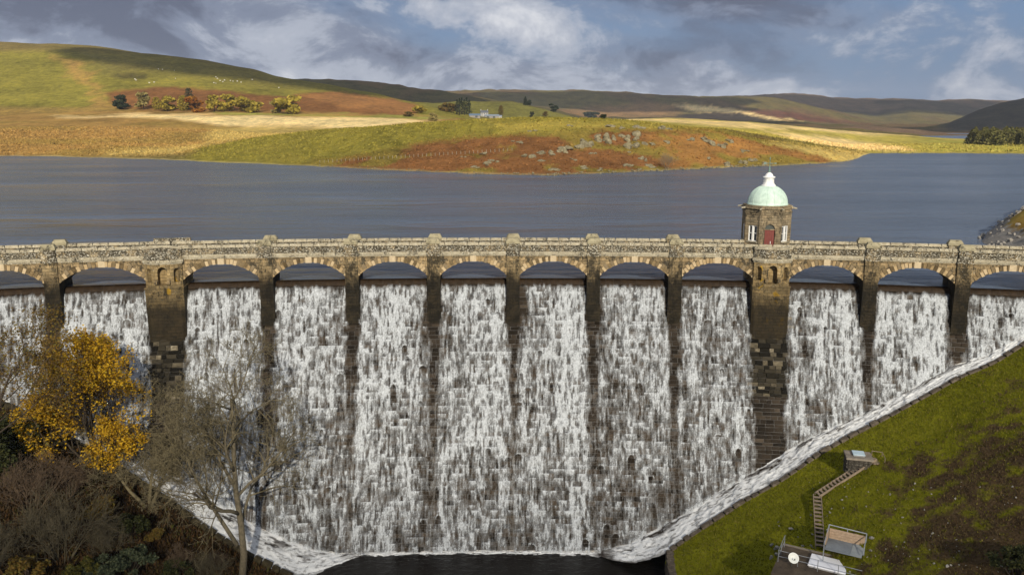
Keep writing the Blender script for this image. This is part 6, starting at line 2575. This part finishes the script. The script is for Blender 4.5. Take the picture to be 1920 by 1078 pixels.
# ------------------------------------------------------------------ unseen clouds, added to shade parts of the valley and the hills
def shade_cloud_mat():
    t = NT("shade_cloud")
    n = t.noise(t.geo((0.01, 0.01, 0.01)), 1.0, 5, 0.6)
    c = t.ramp(n, [(0.35, (0.72, 0.73, 0.76)), (0.65, (0.86, 0.86, 0.87))])
    return t.fin(c, 1.0, 0.0)


m_shade_cloud = shade_cloud_mat()
CLOUD_H = 760.0


def cloud(center, rx, ry, seed, amp=0.34, thick=60):
    """lumpy flattened shade caster out of view, placed so its shadow falls on the given ground point"""
    k = (CLOUD_H - center[2]) / TO_SUN.z
    c = Vector(center) + TO_SUN * k
    n, m = 64, 9
    V = []
    for j in range(m):
        ph = math.pi * j / (m - 1) - math.pi / 2
        for i in range(n):
            a = 2 * math.pi * i / n
            edge = 1 + amp * 2 * (float(fbm(np.array(2.2 * math.cos(a) + seed), np.array(2.2 * math.sin(a) + 7), seed, 4)) - 0.5)
            lump = 0.75 + 0.5 * float(noise2(np.array(4 * math.cos(a) * math.cos(ph) + seed), np.array(4 * math.sin(a) * math.cos(ph)), 5))
            V.append((rx * edge * math.cos(ph) ** 0.7 * math.cos(a), ry * edge * math.cos(ph) ** 0.7 * math.sin(a), (thick if ph > 0 else thick * 0.4) * math.sin(ph) * lump))
    F = []
    for j in range(m - 1):
        for i in range(n):
            F.append((j * n + i, j * n + (i + 1) % n, (j + 1) * n + (i + 1) % n, (j + 1) * n + i))
    me = bpy.data.meshes.new("cloud")
    me.from_pydata(V, [], F)
    me.polygons.foreach_set("use_smooth", np.ones(len(F), bool))
    me.update()
    me.materials.append(m_shade_cloud)
    o = link("cloud", me, None, c)
    tag(o, kind="structure")
    return o


te = math.tan(SUN_EL)
cloud((60, 9 / te - 340, 0), 620, 340, 3, 0.02, 12)  # thin even slab, shaped so its shade edge crosses the lower valley
cloud(hill_hit(420, 132) + Vector((60, 60, 0)), 290, 150, 5)
cloud(hill_hit(700, 170, 1700), 330, 330, 9)
cloud(hill_hit(1880, 215, 1700), 520, 420, 12)
cloud(hill_hit(1120, 190, 2500), 620, 300, 15)
cloud(hill_hit(1650, 200, 4000), 1500, 420, 18)

# ------------------------------------------------------------------ air
hz = MB()
hz.box(-7500, 7500, -300, 9500, -60, 420)
haze = hz.build("haze", None)
tag(haze, "thin bluish air between the camera and the far hills", kind="stuff")
ht_ = bpy.data.materials.new("air")
ht_.use_nodes = True
ht_.node_tree.nodes.clear()
ho = ht_.node_tree.nodes.new("ShaderNodeOutputMaterial")
hv = ht_.node_tree.nodes.new("ShaderNodeVolumePrincipled")
hv.inputs["Color"].default_value = (0.80, 0.87, 1.0, 1)
hv.inputs["Density"].default_value = 0.00005
hv.inputs["Anisotropy"].default_value = 0.0
ht_.node_tree.links.new(hv.outputs[0], ho.inputs["Volume"])
haze.data.materials.append(ht_)
